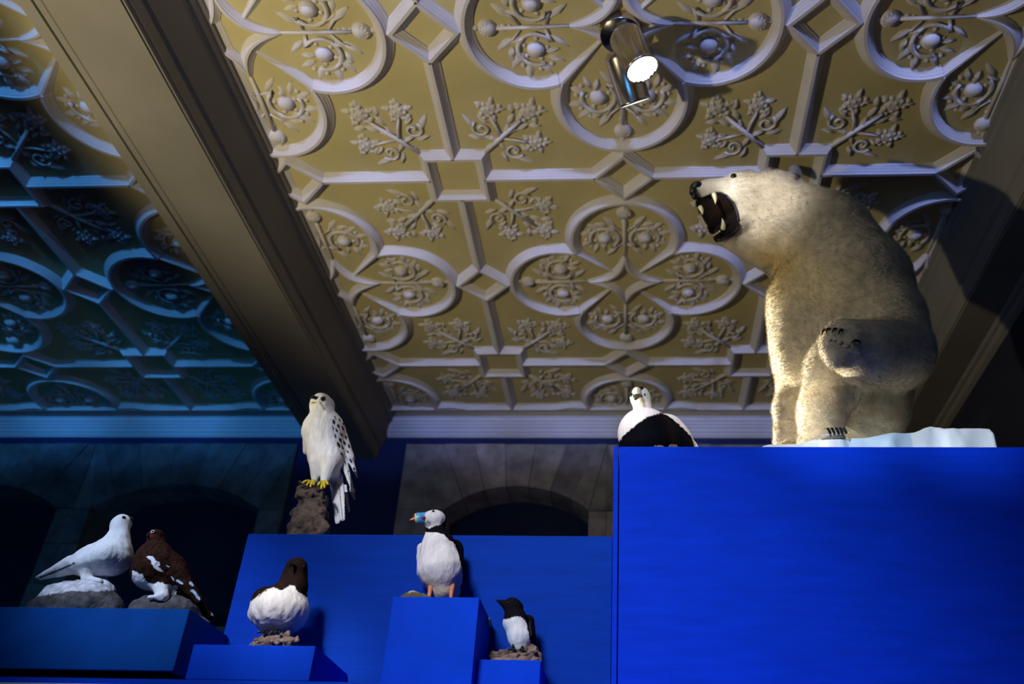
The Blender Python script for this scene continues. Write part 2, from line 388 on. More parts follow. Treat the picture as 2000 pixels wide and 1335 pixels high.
def stone_window(name, W, tone):
    root = tag(empty(name, ((W['x0']+W['x1'])/2, YW, ZB)), kind='structure')
    bm = bmesh.new(); cols = []
    rs = random.Random(3)
    def block(poly, y0=YW-.045, y1=YW+.36):
        c = Vector((sum(p[0] for p in poly)/len(poly), sum(p[1] for p in poly)/len(poly)))
        g = tone[rs.randrange(len(tone))]; k = rs.uniform(.8, 1.25)
        j = rs.uniform(-.006, .006)
        n0 = len(bm.verts)
        pp = [c+(Vector(p)-c)*(1-.004/max(.05, (Vector(p)-c).length)) for p in poly]
        f = [bm.verts.new((p.x, y0+j, p.y)) for p in pp]; b = [bm.verts.new((p.x, y1, p.y)) for p in pp]
        bm.faces.new(f); bm.faces.new(b[::-1])
        for i in range(len(pp)):
            i2 = (i+1) % len(pp); bm.faces.new((f[i2], f[i], b[i], b[i2]))
        cols.extend([[x*k for x in g]]*(len(bm.verts)-n0))
    xs = [W['x0']]
    ls = W['lights']
    for i, (xc, hw) in enumerate(ls):
        left = W['x0'] if i == 0 else (ls[i-1][0]+ls[i-1][1]+xc-hw)/2
        right = W['x1'] if i == len(ls)-1 else (xc+hw+ls[i+1][0]-ls[i+1][1])/2
        R = (hw*hw+W['rise']**2)/(2*W['rise']); zc = W['zs']+W['rise']-R; a0 = math.asin(hw/R)
        # jambs in courses
        for (xa, xb, outer) in ((left, xc-hw, i == 0), (xc+hw, right, i == len(ls)-1)):
            z = ZB-.08; k = 0
            while z < W['zs']-.01:
                z2 = min(z+.33, W['zs'])
                if W['zs']-z2 < .1: z2 = W['zs']
                ex = .1 if (outer and k % 2 == 1) else 0
                if z2 > W['zs']-.02: ex = 0
                block(rect(xa-(ex if outer and xa == left else 0), xb+(ex if outer and xb == right else 0), z, z2)); z = z2; k += 1
        # voussoirs: radial wedges running out to the flat lintel line
        n = 7; fan = 1.55
        angs = [a0-2*a0*t/n for t in range(n+1)]
        def outp(a):
            t = a/a0; x = xc+hw*t*fan
            x = min(max(x, left), right); return (x, WTOP)
        block([(left, W['zs']), (xc-hw, W['zs']), outp(-a0)] + ([(left, WTOP)] if outp(-a0)[0] > left+.02 else []))
        block([(xc+hw, W['zs']), (right, W['zs'])] + ([(right, WTOP)] if outp(a0)[0] < right-.02 else []) + [outp(a0)])
        for t in range(n):
            aa, ab = angs[t], angs[t+1]
            inner = [(xc+R*math.sin(aa+(ab-aa)*s/4), zc+R*math.cos(aa+(ab-aa)*s/4)) for s in range(5)]
            block([outp(aa)] + inner + [outp(ab)])
    bmesh.ops.recalc_face_normals(bm, faces=bm.faces)
    me = bpy.data.meshes.new('stone_surround'); bm.to_mesh(me); bm.free(); setcol(me, np.array(cols))
    link('stone_surround', me, M['stone'], root, smooth=False)
    bm = bmesh.new(); bx(bm, (W['x0']+.05, YW+.27, ZB-.05), (W['x1']-.05, YW+.30, WTOP-.06)); frombm('blocking_board', bm, M['board'], root)
    bm = bmesh.new(); bx(bm, (W['x0']-.05, YW-.1, ZB-.2), (W['x1']+.05, YW+.3, ZB-.081), .01); o = frombm('sill', bm, M['stone'], root)
    setcol(o.data, full(o.data.vertices, tone[0]))
    return root
stone_window('window_1', W1, [(.12, .15, .18), (.14, .17, .19), (.11, .14, .16)])
stone_window('window_2', W2, [(.24, .22, .23), (.32, .28, .28), (.18, .17, .19), (.26, .235, .23)])

# moulded profiles swept along the room
def sweep_profile(name, prof, axis, a, b, m, closed=True):
    """prof: (t, z) in ceiling units; axis 'y' -> t is x ; axis 'x' -> t is y"""
    bm = bmesh.new()
    def v(s, t, z): return bm.verts.new((t*U, s, EYE+z*U) if axis == 'y' else (s, t*U, EYE+z*U))
    A = [v(a, *p) for p in prof]; B = [v(b, *p) for p in prof]; n = len(prof)
    for i in range(n if closed else n-1): bm.faces.new((A[i], A[(i+1) % n], B[(i+1) % n], B[i]))
    if closed: bm.faces.new(A[::-1]); bm.faces.new(B)
    return tag(frombm(name, bm, m), kind='structure')
side = [(-.553, 1.0125), (-.556, 1.003), (-.561, 1.000), (-.563, .992), (-.568, .988), (-.571, .984), (-.586, .938), (-.5905, .934), (-.5915, .915), (-.594, .911), (-.5945, .9075), (-.597, .9075), (-.5975, .905)]
sof = [(-.6885, .905), (-.690, .9085), (-.6925, .9085), (-.694, .907), (-.699, .907), (-.7005, .9085), (-.703, .9085), (-.704, .905), (-.7205, .905)]
lft = [(-.723, .911), (-.727, .934), (-.732, .938), (-.747, .984), (-.757, 1.000), (-.765, 1.0125)]
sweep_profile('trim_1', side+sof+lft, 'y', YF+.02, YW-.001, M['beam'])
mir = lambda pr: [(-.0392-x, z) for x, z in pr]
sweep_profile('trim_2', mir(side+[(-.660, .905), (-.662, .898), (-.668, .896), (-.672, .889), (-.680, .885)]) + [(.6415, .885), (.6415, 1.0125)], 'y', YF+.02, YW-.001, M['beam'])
corn = [(1.722, 1.0125), (1.7225, 1.006), (1.7285, 1.005), (1.7295, 1.000), (1.732, .999), (1.7335, .992), (1.736, .991), (1.738, .985), (1.740, .9845), (1.7415, .979), (1.744, .978), (1.7465, .970), (1.749, .969), (1.751, .963), (1.7535, .9625), (1.754, .9594), (1.7598, .9594), (1.7598, 1.0125)]
sweep_profile('trim_3', corn, 'x', -.5755*U, .538*U, M['cornice'])
sweep_profile('trim_4', corn, 'x', XL+.01, -.742*U, M['cornice'])

# ------------------------------------------------------------------ ceiling plasterwork
RIB = [(-1, 0), (-.90, .20), (-.74, .30), (-.71, .37), (-.50, .56), (-.46, .64), (-.25, .82), (-.18, 1), (.18, 1), (.25, .82), (.46, .64), (.50, .56), (.71, .37), (.74, .30), (.90, .20), (1, 0)]
def rib(bm, pts, wd=.0125, ht=.0125, closed=False, taper=None):
    n = len(pts); rings = []
    for i in range(n):
        p = Vector(pts[i]); a = Vector(pts[i-1]) if (closed or i) else None; b = Vector(pts[(i+1) % n]) if (closed or i < n-1) else None
        d1 = (p-a).normalized() if a is not None else None; d2 = (b-p).normalized() if b is not None else None
        d1 = d1 or d2; d2 = d2 or d1
        t = (d1+d2).normalized(); nn = Vector((-t.y, t.x)); k = 1/max(.4, nn.dot(Vector((-d1.y, d1.x))))
        s = taper[i] if taper else 1
        rings.append([bm.verts.new((p.x+nn.x*x*wd*k*s, p.y+nn.y*x*wd*k*s, ZC-z*ht*s+(0.0003 if z == 0 else 0))) for x, z in RIB])
    for i in range(n if closed else n-1):
        A, B = rings[i], rings[(i+1) % n]
        for j in range(len(RIB)-1): bm.faces.new((A[j], A[j+1], B[j+1], B[j]))
    if not closed:
        bm.faces.new(rings[0][::-1]); bm.faces.new(rings[-1])
SQ, DI = .043, .0445
def ribs_for_bay(x0, x1, xc):
    bm = bmesh.new()
    for i in range(-2, 2):
        for j in range(-2, 2):
            nx, ny = xc+(i+.5)*CP, CYA+j*CQ
            rib(bm, [(nx-SQ, ny-SQ), (nx+SQ, ny-SQ), (nx+SQ, ny+SQ), (nx-SQ, ny+SQ)], closed=True)
            for (mx, my, hx, hy) in ((nx+CP/2, ny, 1, 0), (nx, ny+CQ/2, 0, 1)):
                rib(bm, [(mx-DI, my), (mx, my-DI), (mx+DI, my), (mx, my+DI)], closed=True)
                L = (CP if hx else CQ)/2
                for s in (-1, 1):
                    rib(bm, [(mx+s*hx*DI, my+s*hy*DI), (mx+s*hx*(L-SQ), my+s*hy*(L-SQ))])
            cx, cy = nx+CP/2, ny+CQ/2
            for q in range(4):
                c, s = [(1, 0), (0, 1), (-1, 0), (0, -1)][q]
                rot = lambda x, y: (cx+c*x-s*y, cy+s*x+c*y)
                a = math.radians(110)
                rib(bm, [rot(.1177+.0908*math.cos(-a+2*a*t/40), .0908*math.sin(-a+2*a*t/40)) for t in range(41)])
                # star edge, concave, thick in the middle and running out along both axes
                st = []
                for t in range(17):
                    u = t/16; st.append(rot((1-u)**2*.068+2*u*(1-u)*.006, u*u*.068+2*u*(1-u)*.006))
                rib(bm, st, wd=.010, ht=.0105, taper=[.35+.65*math.sin(PI*t/16)**.6 for t in range(17)])
                rib(bm, [rot(.087-.0665*t/8, .0862-.062*t/8) for t in range(9)], wd=.011, ht=.011, taper=[1-.72*t/8 for t in range(9)])
    for (co, no) in (((x0, 0, 0), (-1, 0, 0)), ((x1, 0, 0), (1, 0, 0)), ((0, 1.7, 0), (0, 1, 0)), ((0, .1, 0), (0, -1, 0))):
        bmesh.ops.bisect_plane(bm, geom=bm.verts[:]+bm.edges[:]+bm.faces[:], plane_co=co, plane_no=no, clear_outer=True)
    rib(bm, [(x0-.002, 1.7), (x1+.002, 1.7)])          # border ribs along the wall and the beams
    rib(bm, [(x0+.004, .1), (x0+.004, 1.7)], wd=.010, ht=.006); rib(bm, [(x1-.004, .1), (x1-.004, 1.7)], wd=.010, ht=.006)
    bm.transform(Matrix.Translation((0, 0, EYE)) @ Matrix.Scale(U, 4))
    frombm('rib_moulding', bm, M['rib'], ceil)
for b in BAY: ribs_for_bay(*b)

def knob(bm, x, y, r, h=None, sub=2, z=0.0):
    ball(bm, (x, y, -z), (r, r, h or r*.9), sub)
def thistle_mesh():
    """relief of one lobe, pointing along +x, origin at the middle of the clover"""
    bm = bmesh.new(); R = random.Random(5)
    tube(bm, [(.05, 0, -.001), (.11, 0, -.003), (.165, 0, -.004)], [.0022, .0036, .0030], 6)
    for x, r in ((.100, .0058), (.108, .0042), (.148, .0048), (.156, .0062), (.163, .005)): knob(bm, x, 0, r, r*.9, 1)
    knob(bm, .178, 0, .0135, .0125)
    for k in range(7):
        a = -PI/2+PI*k/6; knob(bm, .178+.0125*math.cos(a)*.7, .0125*math.sin(a)*.7, .004, .012, 1)
    knob(bm, .1935, 0, .0045, .005, 1); leaf(bm, (.197, 0), 0, .007, .006, .005, 0)
    for s in (-1, 1):
        bxc, byc = .1165, s*.0345
        arc = [(.100, s*.004, -.002)]
        for t in range(15):
            a = math.radians(-150+t*19); arc.append((bxc+.0245*math.cos(a), byc+s*.0245*math.sin(a), -.003-.001*math.sin(t)))
        tube(bm, arc, [.0024+.0016*abs(math.sin(t*1.1)) for t in range(len(arc))], 6)
        knob(bm, bxc, byc, .0130, .0135)
        for k in range(5): knob(bm, bxc+.0165*math.cos(k*1.3+.4), byc+.0165*math.sin(k*1.3+.4), .0042, .004, 1)
        for (x, y, a, l, w_) in ((.083, .022, 140, .015, .006), (.143, .052, 55, .016, .008), (.128, .068, 85, .013, .007), (.104, .064, 120, .013, .007),
                                 (.090, .050, 160, .012, .006), (.158, .026, 40, .015, .007), (.140, .020, 20, .012, .005), (.150, .040, 75, .010, .006), (.094, .036, 190, .010, .005)):
            leaf(bm, (x, s*y), s*math.radians(a), l*1.05, w_*1.05, .0072, 0)
        tube(bm, [(.135, s*.004, -.002), (.146, s*.018, -.003), (.158, s*.022, -.003)], [.002, .0026, .001], 5)
        for x, y in ((.136, .060), (.112, .066), (.096, .058), (.150, .047)): knob(bm, x, s*y, .0042, .0055, 1)
    return bm
def spray_mesh():
    """flower spray growing out of the corner of a square, along +x+y"""
    bm = bmesh.new(); R = random.Random(9)
    tube(bm, [(.046, .046, -.003), (.075, .075, -.004), (.112, .112, -.005)], [.0036, .0042, .003], 6)
    for t in (.058, .062, .080): knob(bm, t, t, .0058, .005, 1)
    def head(x, y, r, n=13):
        knob(bm, x, y, r*.8, .006)
        for k in range(n):
            a = k*2.4; q = r*math.sqrt((k+.5)/n); knob(bm, x+q*math.cos(a), y+q*math.sin(a), r*.27, .009-.004*q/r+.0015*R.random(), 1)
        for k in range(5):
            a = k*1.256+.3; leaf(bm, (x+r*1.0*math.cos(a), y+r*1.0*math.sin(a)), a, r*.42, r*.30, .0065, 0)
    head(.1265, .1265, .0190)
    for f in (0, 1):
        T = (lambda x, y: (x, y)) if f == 0 else (lambda x, y: (y, x))
        tube(bm, [(*T(.078, .078), -.003), (*T(.074, .100), -.004), (*T(.068, .120), -.004)], [.003, .0026, .002], 5)
        head(*T(.0675, .131), .0175)
        sp = []
        for t in range(13):
            a = t*.62; r = .0155*(1-t/15); sp.append((*T(.052+r*math.cos(a+2.2), .096+r*math.sin(a+2.2)), -.003))
        tube(bm, sp, [.0024]*13, 5); knob(bm, *T(.051, .096), .0035, .005, 1)
        for (x, y, a, l, w_) in ((.034, .110, 115, .017, .0065), (.098, .114, 60, .012, .006), (.090, .094, 80, .012, .006), (.062, .078, 150, .012, .005), (.040, .080, 160, .012, .005), (.100, .132, 95, .010, .006), (.056, .112, 140, .010, .005)):
            p = T(x, y); aa = math.radians(a); aa = aa if f == 0 else PI/2-aa
            leaf(bm, p, aa, l, w_, .0075, 0)
    return bm
def plaster(name, bm):
    bmesh.ops.recalc_face_normals(bm, faces=bm.faces)
    bm.transform(Matrix.Diagonal((U, U, U*.8, 1)))
    me = bpy.data.meshes.new(name); bm.to_mesh(me); bm.free(); me.materials.append(M['rib'])
    for p in me.polygons: p.use_smooth = True
    return me
th_me, sp_me = plaster('thistle_relief', thistle_mesh()), plaster('flower_spray_relief', spray_mesh())
ceil_inv = ceil.matrix_world.inverted()
def relief(name, me, x, y, ang):
    o = bpy.data.objects.new(name, me); COL.objects.link(o); o.parent = ceil; o.matrix_parent_inverse = ceil_inv
    o.location = (x*U, y*U, Zc+.001); o.rotation_euler = (0, 0, ang)
for (x0, x1, xc) in BAY:
    for i in (-1, 0, 1):
        for j in (-1, 0, 1):
            cx, cy = xc+i*CP, CYA+(j+.5)*CQ
            for q in range(4):
                mx, my = cx+.12*math.cos(q*PI/2), cy+.12*math.sin(q*PI/2)
                if mx < x0 or mx > x1 and q != 1 and q != 3 or my > 1.70 or my < .2: continue
                if mx > x1+.02 or mx < x0-.02: continue
                relief('thistle_relief', th_me, cx, cy, q*PI/2)
    for i in (-1, 0):
        for j in (0, 1):
            for q in range(4): relief('flower_spray_relief', sp_me, xc+(i+.5)*CP, CYA+j*CQ, q*PI/2)

# ------------------------------------------------------------------ ceiling spotlight fitting
def spot_fitting():
    c0 = Vector(PZ(1213, 58, Zc)); root = tag(empty('ceiling_spotlight', c0), 'brushed steel twin spotlight fixed to the patterned ceiling, one lens lit', 'spotlight')
    def cyl(bm, p, q, r0, r1, n=40, bev=.006):
        d = (q-p); L = d.length; d.normalize()
        tube(bm, [p, p+d*.001, p+d*bev, p+d*(L-bev), p+d*L], [r0-bev, r0-bev*.6, r0, r1, r1-bev*.4], n)
    bm = bmesh.new(); cyl(bm, c0+Vector((0, 0, .004)), c0-Vector((0, 0, .05)), .105, .100); frombm('ceiling_rose', bm, M['steel'], root, True)
    ec = c0-Vector((0, 0, .05))
    def head(p, q, r, lit):
        bm = bmesh.new(); d = (q-p).normalized()
        a = d.orthogonal().normalized(); b = d.cross(a)
        n = 48; L = (q-p).length
        rows = [(0, r*.55), (.004, r*.8), (.02, r*.97), (.04, r), (L-.012, r), (L-.01, r*1.03), (L, r*1.03), (L+.001, r*.95), (L-.02, r*.90)]
        rings = [[bm.verts.new(p+d*t+(a*math.cos(2*PI*k/n)+b*math.sin(2*PI*k/n))*rr) for k in range(n)] for t, rr in rows]
        for A, B in zip(rings, rings[1:]):
            for k in range(n): bm.faces.new((A[k], A[(k+1) % n], B[(k+1) % n], B[k]))
        bm.faces.new(rings[0][::-1])
        h = frombm('spot_head', bm, M['steel'], root, True)
        bm = bmesh.new()         # dimpled lens: a field of small glass beads
        step = r*.17
        for i in range(-6, 7):
            for j in range(-6, 7):
                x, y = i*step+(step/2 if j % 2 else 0), j*step*.87
                if math.hypot(x, y) < r*.93: ball(bm, q-d*.006+a*x+b*y, (step*.56,)*3, 1)
        g = frombm('lens', bm, M['lamp_glass'], h, True)
        bm = bmesh.new(); tube(bm, [ec+Vector((0, 0, .02)), ec*.4+p*.6-Vector((0, 0, .0)), p+d*.01], [.018, .016, .016], 12); frombm('swivel', bm, M['steel'], h, True)
    d1 = (P(1255, 136, 1)-EYEV).normalized()
    p1 = Vector(PZ(1218, 66, Zc-.14)); dist = (p1-EYEV).length-.16
    q1 = EYEV+d1*dist; head(p1, q1, .077, True)
    d2 = (P(1240, 201, 1)-EYEV).normalized()
    p2 = Vector(PZ(1209, 96, Zc-.12)); q2 = EYEV+d2*((p2-EYEV).length-.015); head(p2, q2, .077, False)
    return q1, q2
LQ1, LQ2 = spot_fitting()
# ------------------------------------------------------------------ plinths and boxes
YB, YG = 2.80, 2.775          # front of the middle and of the tall plinth
def zof(u, v, Y): return P(u, v, Y).z
def xof(u, v, Y): return P(u, v, Y).x
def boxthing(name, lo, hi, m, label, cat='plinth', bev=.003, group=None):
    """a plywood box: front panel, side panels and top as its parts"""
    cx, cy = (lo[0]+hi[0])/2, (lo[1]+hi[1])/2
    r = tag(empty(name, (cx, cy, lo[2])), label, cat, group)
    t = .012
    for pn, a, b in (('front_panel', (lo[0], lo[1], lo[2]), (hi[0], lo[1]+t, hi[2])),
                     ('side_panel', (lo[0], lo[1]+t+.0005, lo[2]), (lo[0]+t, hi[1]-t, hi[2]-.0005)),
                     ('side_panel', (hi[0]-t, lo[1]+t+.0005, lo[2]), (hi[0], hi[1]-t, hi[2]-.0005)),
                     ('top_panel', (lo[0]+t+.0005, lo[1]+t+.0005, hi[2]-t), (hi[0]-t-.0005, hi[1]-t, hi[2]-.0005)),
                     ('back_panel', (lo[0], hi[1]-t+.0005, lo[2]), (hi[0], hi[1], hi[2]-.0005))):
        bm = bmesh.new(); bx(bm, a, b, bev if pn == 'front_panel' else 0); frombm(pn, bm, m, r)
    return r
zl = zof(362, 1326, 2.47)                    # top of the ledge everything stands on
r = tag(empty('display_ledge', (0, 2.7, zl-.03)), 'long blue ledge that carries all the bird plinths, its edge along the bottom', 'ledge')
bm = bmesh.new(); bx(bm, (-3.2, 2.47, zl-.017), (1.75, 4.05, zl), .002); frombm('ledge_board', bm, M['box'], r)
bm = bmesh.new(); bx(bm, (-3.2, 2.462, zl-.10), (1.75, 2.50, zl-.0175), .002); frombm('white_rail', bm, M['white_paint'], r)['label'] = 'white painted rail under the ledge'
bm = bmesh.new(); bx(bm, (-3.2, 2.50, 0), (1.75, 4.05, zl-.0175)); frombm('case_body', bm, M['wall'], r)

zm = zof(840, 1044, YB)
boxthing('wide_plinth', (xof(463, 1130, YB), YB, zl+.001), (xof(1194.5, 1190, YB), YB+.36, zm), M['ply_dim'], 'wide blue plywood plinth behind the puffin, with the white falcon on top')
zg = zof(1600, 872, YG)
xl, xg = xof(1197.5, 1000, YG), xof(1209, 1000, YG)
r = boxthing('tall_plinth', (xg, YG, zl+.001), (1.62, YG+1.12, zg), M['ply'], 'tallest blue plywood plinth, under the polar bear and the eider duck')
bm = bmesh.new(); bx(bm, (xl, YG-.001, zl+.001), (xg-.0035, YG+1.10, zg), .0015); frombm('edge_board', bm, M['ply'], r)
boxthing('low_step', (xof(1310, 1320, YG-.03), YG-.03, zl+.001), (1.60, YG-.001, zof(1600, 1305.5, YG-.03)), M['ply'], 'low blue step box against the foot of the tallest plinth', 'box', .0015)
YL = 2.51
zt_l, zb_l = zof(200, 1186.5, YL), zof(200, 1307.5, YL)
r = boxthing('long_plinth', (-2.35, YL, zb_l), (xof(354, 1250, YL), YB-.004, zt_l), M['box_dim'], 'long blue plinth at the left under the two ptarmigans')
bm = bmesh.new(); bx(bm, (-2.3, YL+.10, zl+.001), (xof(354, 1250, YL)-.05, YB-.02, zb_l-.0005)); frombm('recessed_foot', bm, M['wall'], r)
zt_2 = zof(490, 1258.5, 2.47)
boxthing('low_plinth', (xof(370, 1290, 2.472), 2.472, zl+.001), (xof(610.5, 1290, 2.472), YB-.004, zt_2), M['box'], 'low blue plinth under the dark headed guillemot')
zt_p = zof(850, 1165, 2.55)
r = boxthing('upright_plinth', (xof(755, 1250, 2.55), 2.55, zl+.001), (xof(928.5, 1250, 2.55), YB-.004, zt_p), M['box'], 'upright bright blue plinth under the puffin')
q = P(958, 1196, 2.77); bm = bmesh.new(); bx(bm, (xof(928.5, 1250, 2.55)+.0005, 2.735, zt_p-.03), (xof(928.5, 1250, 2.55)+.006, 2.775, zt_p-.004), .002); frombm('tape_scrap', bm, M['tape'], r)
zt_a = zof(990, 1287.5, 2.60)
boxthing('small_plinth', (xof(928.5, 1250, 2.55)+.002, 2.60, zl+.001), (xof(1055, 1310, 2.60), YB-.004, zt_a), M['box'], 'smallest blue plinth, under the little auk')

# ------------------------------------------------------------------ helpers for the animals
def inpoly(u, v, poly):
    c = np.zeros(len(u), bool); n = len(poly)
    for i in range(n):
        (x1, y1), (x2, y2) = poly[i], poly[(i+1) % n]
        if y1 == y2: continue
        c ^= ((y1 > v) != (y2 > v)) & (u < (x2-x1)*(v-y1)/(y2-y1)+x1)
    return c
def interp(x, pts): return np.interp(x, [p[0] for p in pts], [p[1] for p in pts])
def true_uv(p):
    q = p-np.array(EYEV); z = q@np.array(FW)
    return CX+FPX*(q@np.array(RT))/z, CY-FPX*(q@np.array(UP))/z
def jit(p, amp, s=220): return amp*fbm(p, s, 2), amp*fbm(p+5, s, 2)
Body.uv = lambda s, p: true_uv(p)
def hit(b, u, v, t0=-.7):
    d = FW + RT*((u-CX)/FPX) + UP*((CY-v)/FPX); d = np.array(d.normalized())
    p = np.array(P(u, v, b.Y0+t0))
    for _ in range(160):
        e = float(b.fn(p[None])[0])
        if e < .0006: return Vector(p)
        p = p+d*max(e*.5, .0006)
        if p[1] > b.Y0+1: break
    return Vector(P(u, v, b.Y0-.1))
def eye(b, parent, u, v, px, push=.35):
    c = hit(b, u, v); r = S(px, u, v, b.Y0); d = (EYEV-c).normalized()
    return eyeball(parent, c-d*r*(1-2*push)*.6, r)
def cone_obj(name, parent, pts, rad, m, n=10):
    bm = bmesh.new(); tube(bm, pts, rad, n); return frombm(name, bm, m, parent, True)
def arc_pts(a, b, bend, n=6):
    a, b, bend = Vector(a), Vector(b), Vector(bend)
    return [a.lerp(b, t/n)+bend*math.sin(PI*t/n) for t in range(n+1)]
def lump(name, Y0, prims, zfloor, m, h, label, cat, rough, colfn=None, rs=40, group=None, carve=None):
    """a rock, stump or driftwood base: lumpy solid cut flat where it stands"""
    b = Body(Y0)
    for p in prims: b.cap(*p)
    b.rough = lambda p: rough*fbm(p, rs, 3)
    lo, hi = b.bounds(.03); lo[2] = zfloor-.01
    fn = lambda p: np.maximum(b.fn(p), zfloor+.001-p[:, 2]) if carve is None else np.maximum(np.maximum(b.fn(p), zfloor+.001-p[:, 2]), .6*h+.0008-carve.solid(p))
    root = None
    o = sdf_mesh(name, fn, lo, hi, h, m, None, (lambda v, n: colfn(v, n, *true_uv(v))) if colfn else None, 0)
    tag(o, label, cat, group)
    return b, o

# ------------------------------------------------------------------ polar bear
ICE_PROF = [(1480, 874), (1490, 866), (1530, 858), (1585, 853), (1640, 848), (1700, 845), (1748, 838), (1790, 836), (1822, 823), (1850, 829), (1890, 828), (1935, 827), (1948, 834), (1956, 874)]
ICE_Y = 2.90
ICE_X = [P(u, v, ICE_Y).x for u, v in ICE_PROF]; ICE_ZZ = [P(u, v, ICE_Y).z for u, v in ICE_PROF]
def ICE_Z(p): return np.interp(p[:, 0], ICE_X, ICE_ZZ)
def bear():
    Y0 = 3.25
    root = tag(empty('polar_bear', P(1640, 850, Y0)), 'roaring mounted polar bear reared up on white ice, one forepaw raised', 'bear')
    root.location.z = zg+.06
    b = Body(Y0)
    # skull, neck, trunk
    b.cap((1508, 402, .0), (1455, 397, -.05), 65, 50, 10)
    b.cap((1512, 408, .0), (1600, 480, .04), 68, 104, 20)
    b.cap((1600, 478, .04), (1648, 570, .05), 100, 128, 30)
    b.cap((1648, 570, .05), (1668, 700, .05), 126, 122, 30)
    b.cap((1562, 590, .02), (1572, 700, .02), 66, 66, 30)          # chest and belly on the left
    b.cap((1668, 700, .06), (1676, 790, .08), 116, 100, 24)
    b.cap((1480, 430, -.02), (1520, 470, .0), 48, 60, 24)          # throat
    # hind legs
    b.cap((1582, 690, .14), (1546, 800, .14), 62, 38, 20)
    b.cap((1546, 800, .14), (1543, 900, .12), 36, 34, 12)
    b.cap((1640, 720, -.14), (1606, 800, -.16), 66, 45, 18)
    b.cap((1606, 800, -.16), (1598, 880, -.18), 43, 38, 12)
    b.cap((1598, 868, -.18), (1628, 868, -.30), 32, 26, 12)        # near foot
    b.cap((1543, 890, .12), (1540, 890, -.02), 32, 28, 12)
    # raised left foreleg
    b.cap((1722, 625, -.06), (1748, 684, -.16), 84, 68, 20)
    b.cap((1748, 690, -.18), (1690, 690, -.38), 70, 54, 14)
    b.cap((1690, 684, -.38), (1648, 672, -.46), 50, 42, 10)
    for k, (du, dv) in enumerate(((-30, 6), (-27, -8), (-16, -17), (0, -18))):
        b.cap((1648, 672, -.48), (1648+du, 672+dv, -.51-.004*k), 27, 15, 6)
    b.cap((1648, 690, -.47), (1630, 698, -.49), 28, 18, 8)
    # muzzle, lower jaw, mouth mass
    b.cap((1452, 380, -.05), (1384, 372, -.10), 40, 21, 12)
    b.cap((1384, 371, -.10), (1364, 372, -.11), 20, 15, 6)
    b.cap((1462, 428, -.04), (1420, 455, -.09), 36, 15, 8)
    b.cap((1420, 456, -.09), (1405, 462, -.10), 14, 10, 5)
    b.ell((1415, 415, -.06), (37, 38, 30), 6)
    b.cap((1372, 394, -.055), (1398, 432, -.055), 15, 24, 6)
    b.cut((1352, 412, -.20), (1418, 424, -.18), 20, 30, 5)
    b.cut((1376, 400, -.14), (1408, 440, -.14), 9, 12, 5)
    # ears, brow
    b.ell((1551, 340, -.06), (13, 12, 22), 4)
    b.cap((1405, 466, -.07), (1492, 488, -.01), 9, 36, 14)
    b.ell((1500, 340, .16), (15, 9, 17), 5)
    b.cap((1436, 350, -.10), (1460, 348, -.08), 14, 16, 8)
    b.rough = lambda p: .0032*fbm(p, 16, 2)+.0020*vnoise(p, 75)
    b.clipfn = lambda p: ICE_Z(p)-.002-p[:, 2]
    mouth = [(1352, 389), (1362, 387), (1378, 383), (1392, 376), (1407, 374), (1420, 381), (1433, 396), (1441, 414), (1445, 432), (1443, 448), (1434, 458), (1421, 464), (1410, 470), (1399, 474), (1388, 466), (1380, 440), (1368, 420), (1358, 405)]
    def col(v, n, pu, pv):
        ju, jv = jit(v, 1.6, 60)
        c = full(v, (.46, .405, .315))
        c *= (1+.10*fbm(v, 9, 3))[:, None]
        # yellowed throat and chest, paler muzzle
        th = np.exp(-(((pu-1510)/52)**2+((pv-520)/48)**2))*sstep(.0, .6, -n[:, 1]+.3)
        c = mixc(c, (.56, .38, .10), .8*th)
        c = mixc(c, (.62, .50, .26), .45*np.exp(-(((pu-1590)/90)**2+((pv-560)/60)**2)))
        c = mixc(c, (.68, .64, .56), sstep(1470, 1420, pu)*sstep(430, 400, pv)*.7)
        c = mixc(c, (.50, .38, .22), .6*sstep(.1, .6, fbm(v, 11, 2))*sstep(560, 760, pv)*.5)
        mth = inpoly(pu+ju, pv+jv, mouth) & (v[:, 1] < Y0+.05)
        c[mth] = (.010, .007, .007)
        inner = mth & inpoly(pu, pv, [(1370, 395), (1400, 385), (1425, 400), (1428, 425), (1400, 425), (1380, 415)])
        c[inner] = (.012, .007, .005)
        ear = ((pu-1557)/6)**2+((pv-345)/8)**2 < 1
        c[ear & (n[:, 1] < .2)] = (.10, .08, .06)
        return c
    body = b.build('body', .0115, M['fur'], root, col, 1)
    # short coat: fine tapered hairs lying back along the body
    me = body.data; nv = len(me.vertices)
    co = np.zeros(nv*3); me.vertices.foreach_get('co', co); co = co.reshape(-1, 3)
    no = np.zeros(nv*3); me.vertices.foreach_get('normal', no); no = no.reshape(-1, 3)
    cl = np.zeros(nv*4, np.float32); me.color_attributes['Col'].data.foreach_get('color', cl); cl = cl.reshape(-1, 4)[:, :3]
    fc = np.zeros(len(me.polygons)*4, int); me.polygons.foreach_get('vertices', fc); fc = fc.reshape(-1, 4)
    rr = np.random.RandomState(3); K = 190000
    f = fc[rr.randint(0, len(fc), K)]; w4 = rr.dirichlet((1, 1, 1, 1), K)
    p = (co[f]*w4[..., None]).sum(1); n = (no[f]*w4[..., None]).sum(1); n /= np.linalg.norm(n, axis=1)[:, None]+1e-9
    c = cl[f[:, 0]]; keep = c.max(1) > .15
    p, n, c = p[keep], n[keep], c[keep]; K = len(p)
    pu, pv = true_uv(p)
    head = sstep(1500, 1380, pu)*sstep(520, 470, pv)
    flow = np.stack([.55+.35*fbm(p, 4, 2), .25*fbm(p+3, 4, 2), -.75+.5*head+.35*fbm(p+9, 4, 2)], 1)
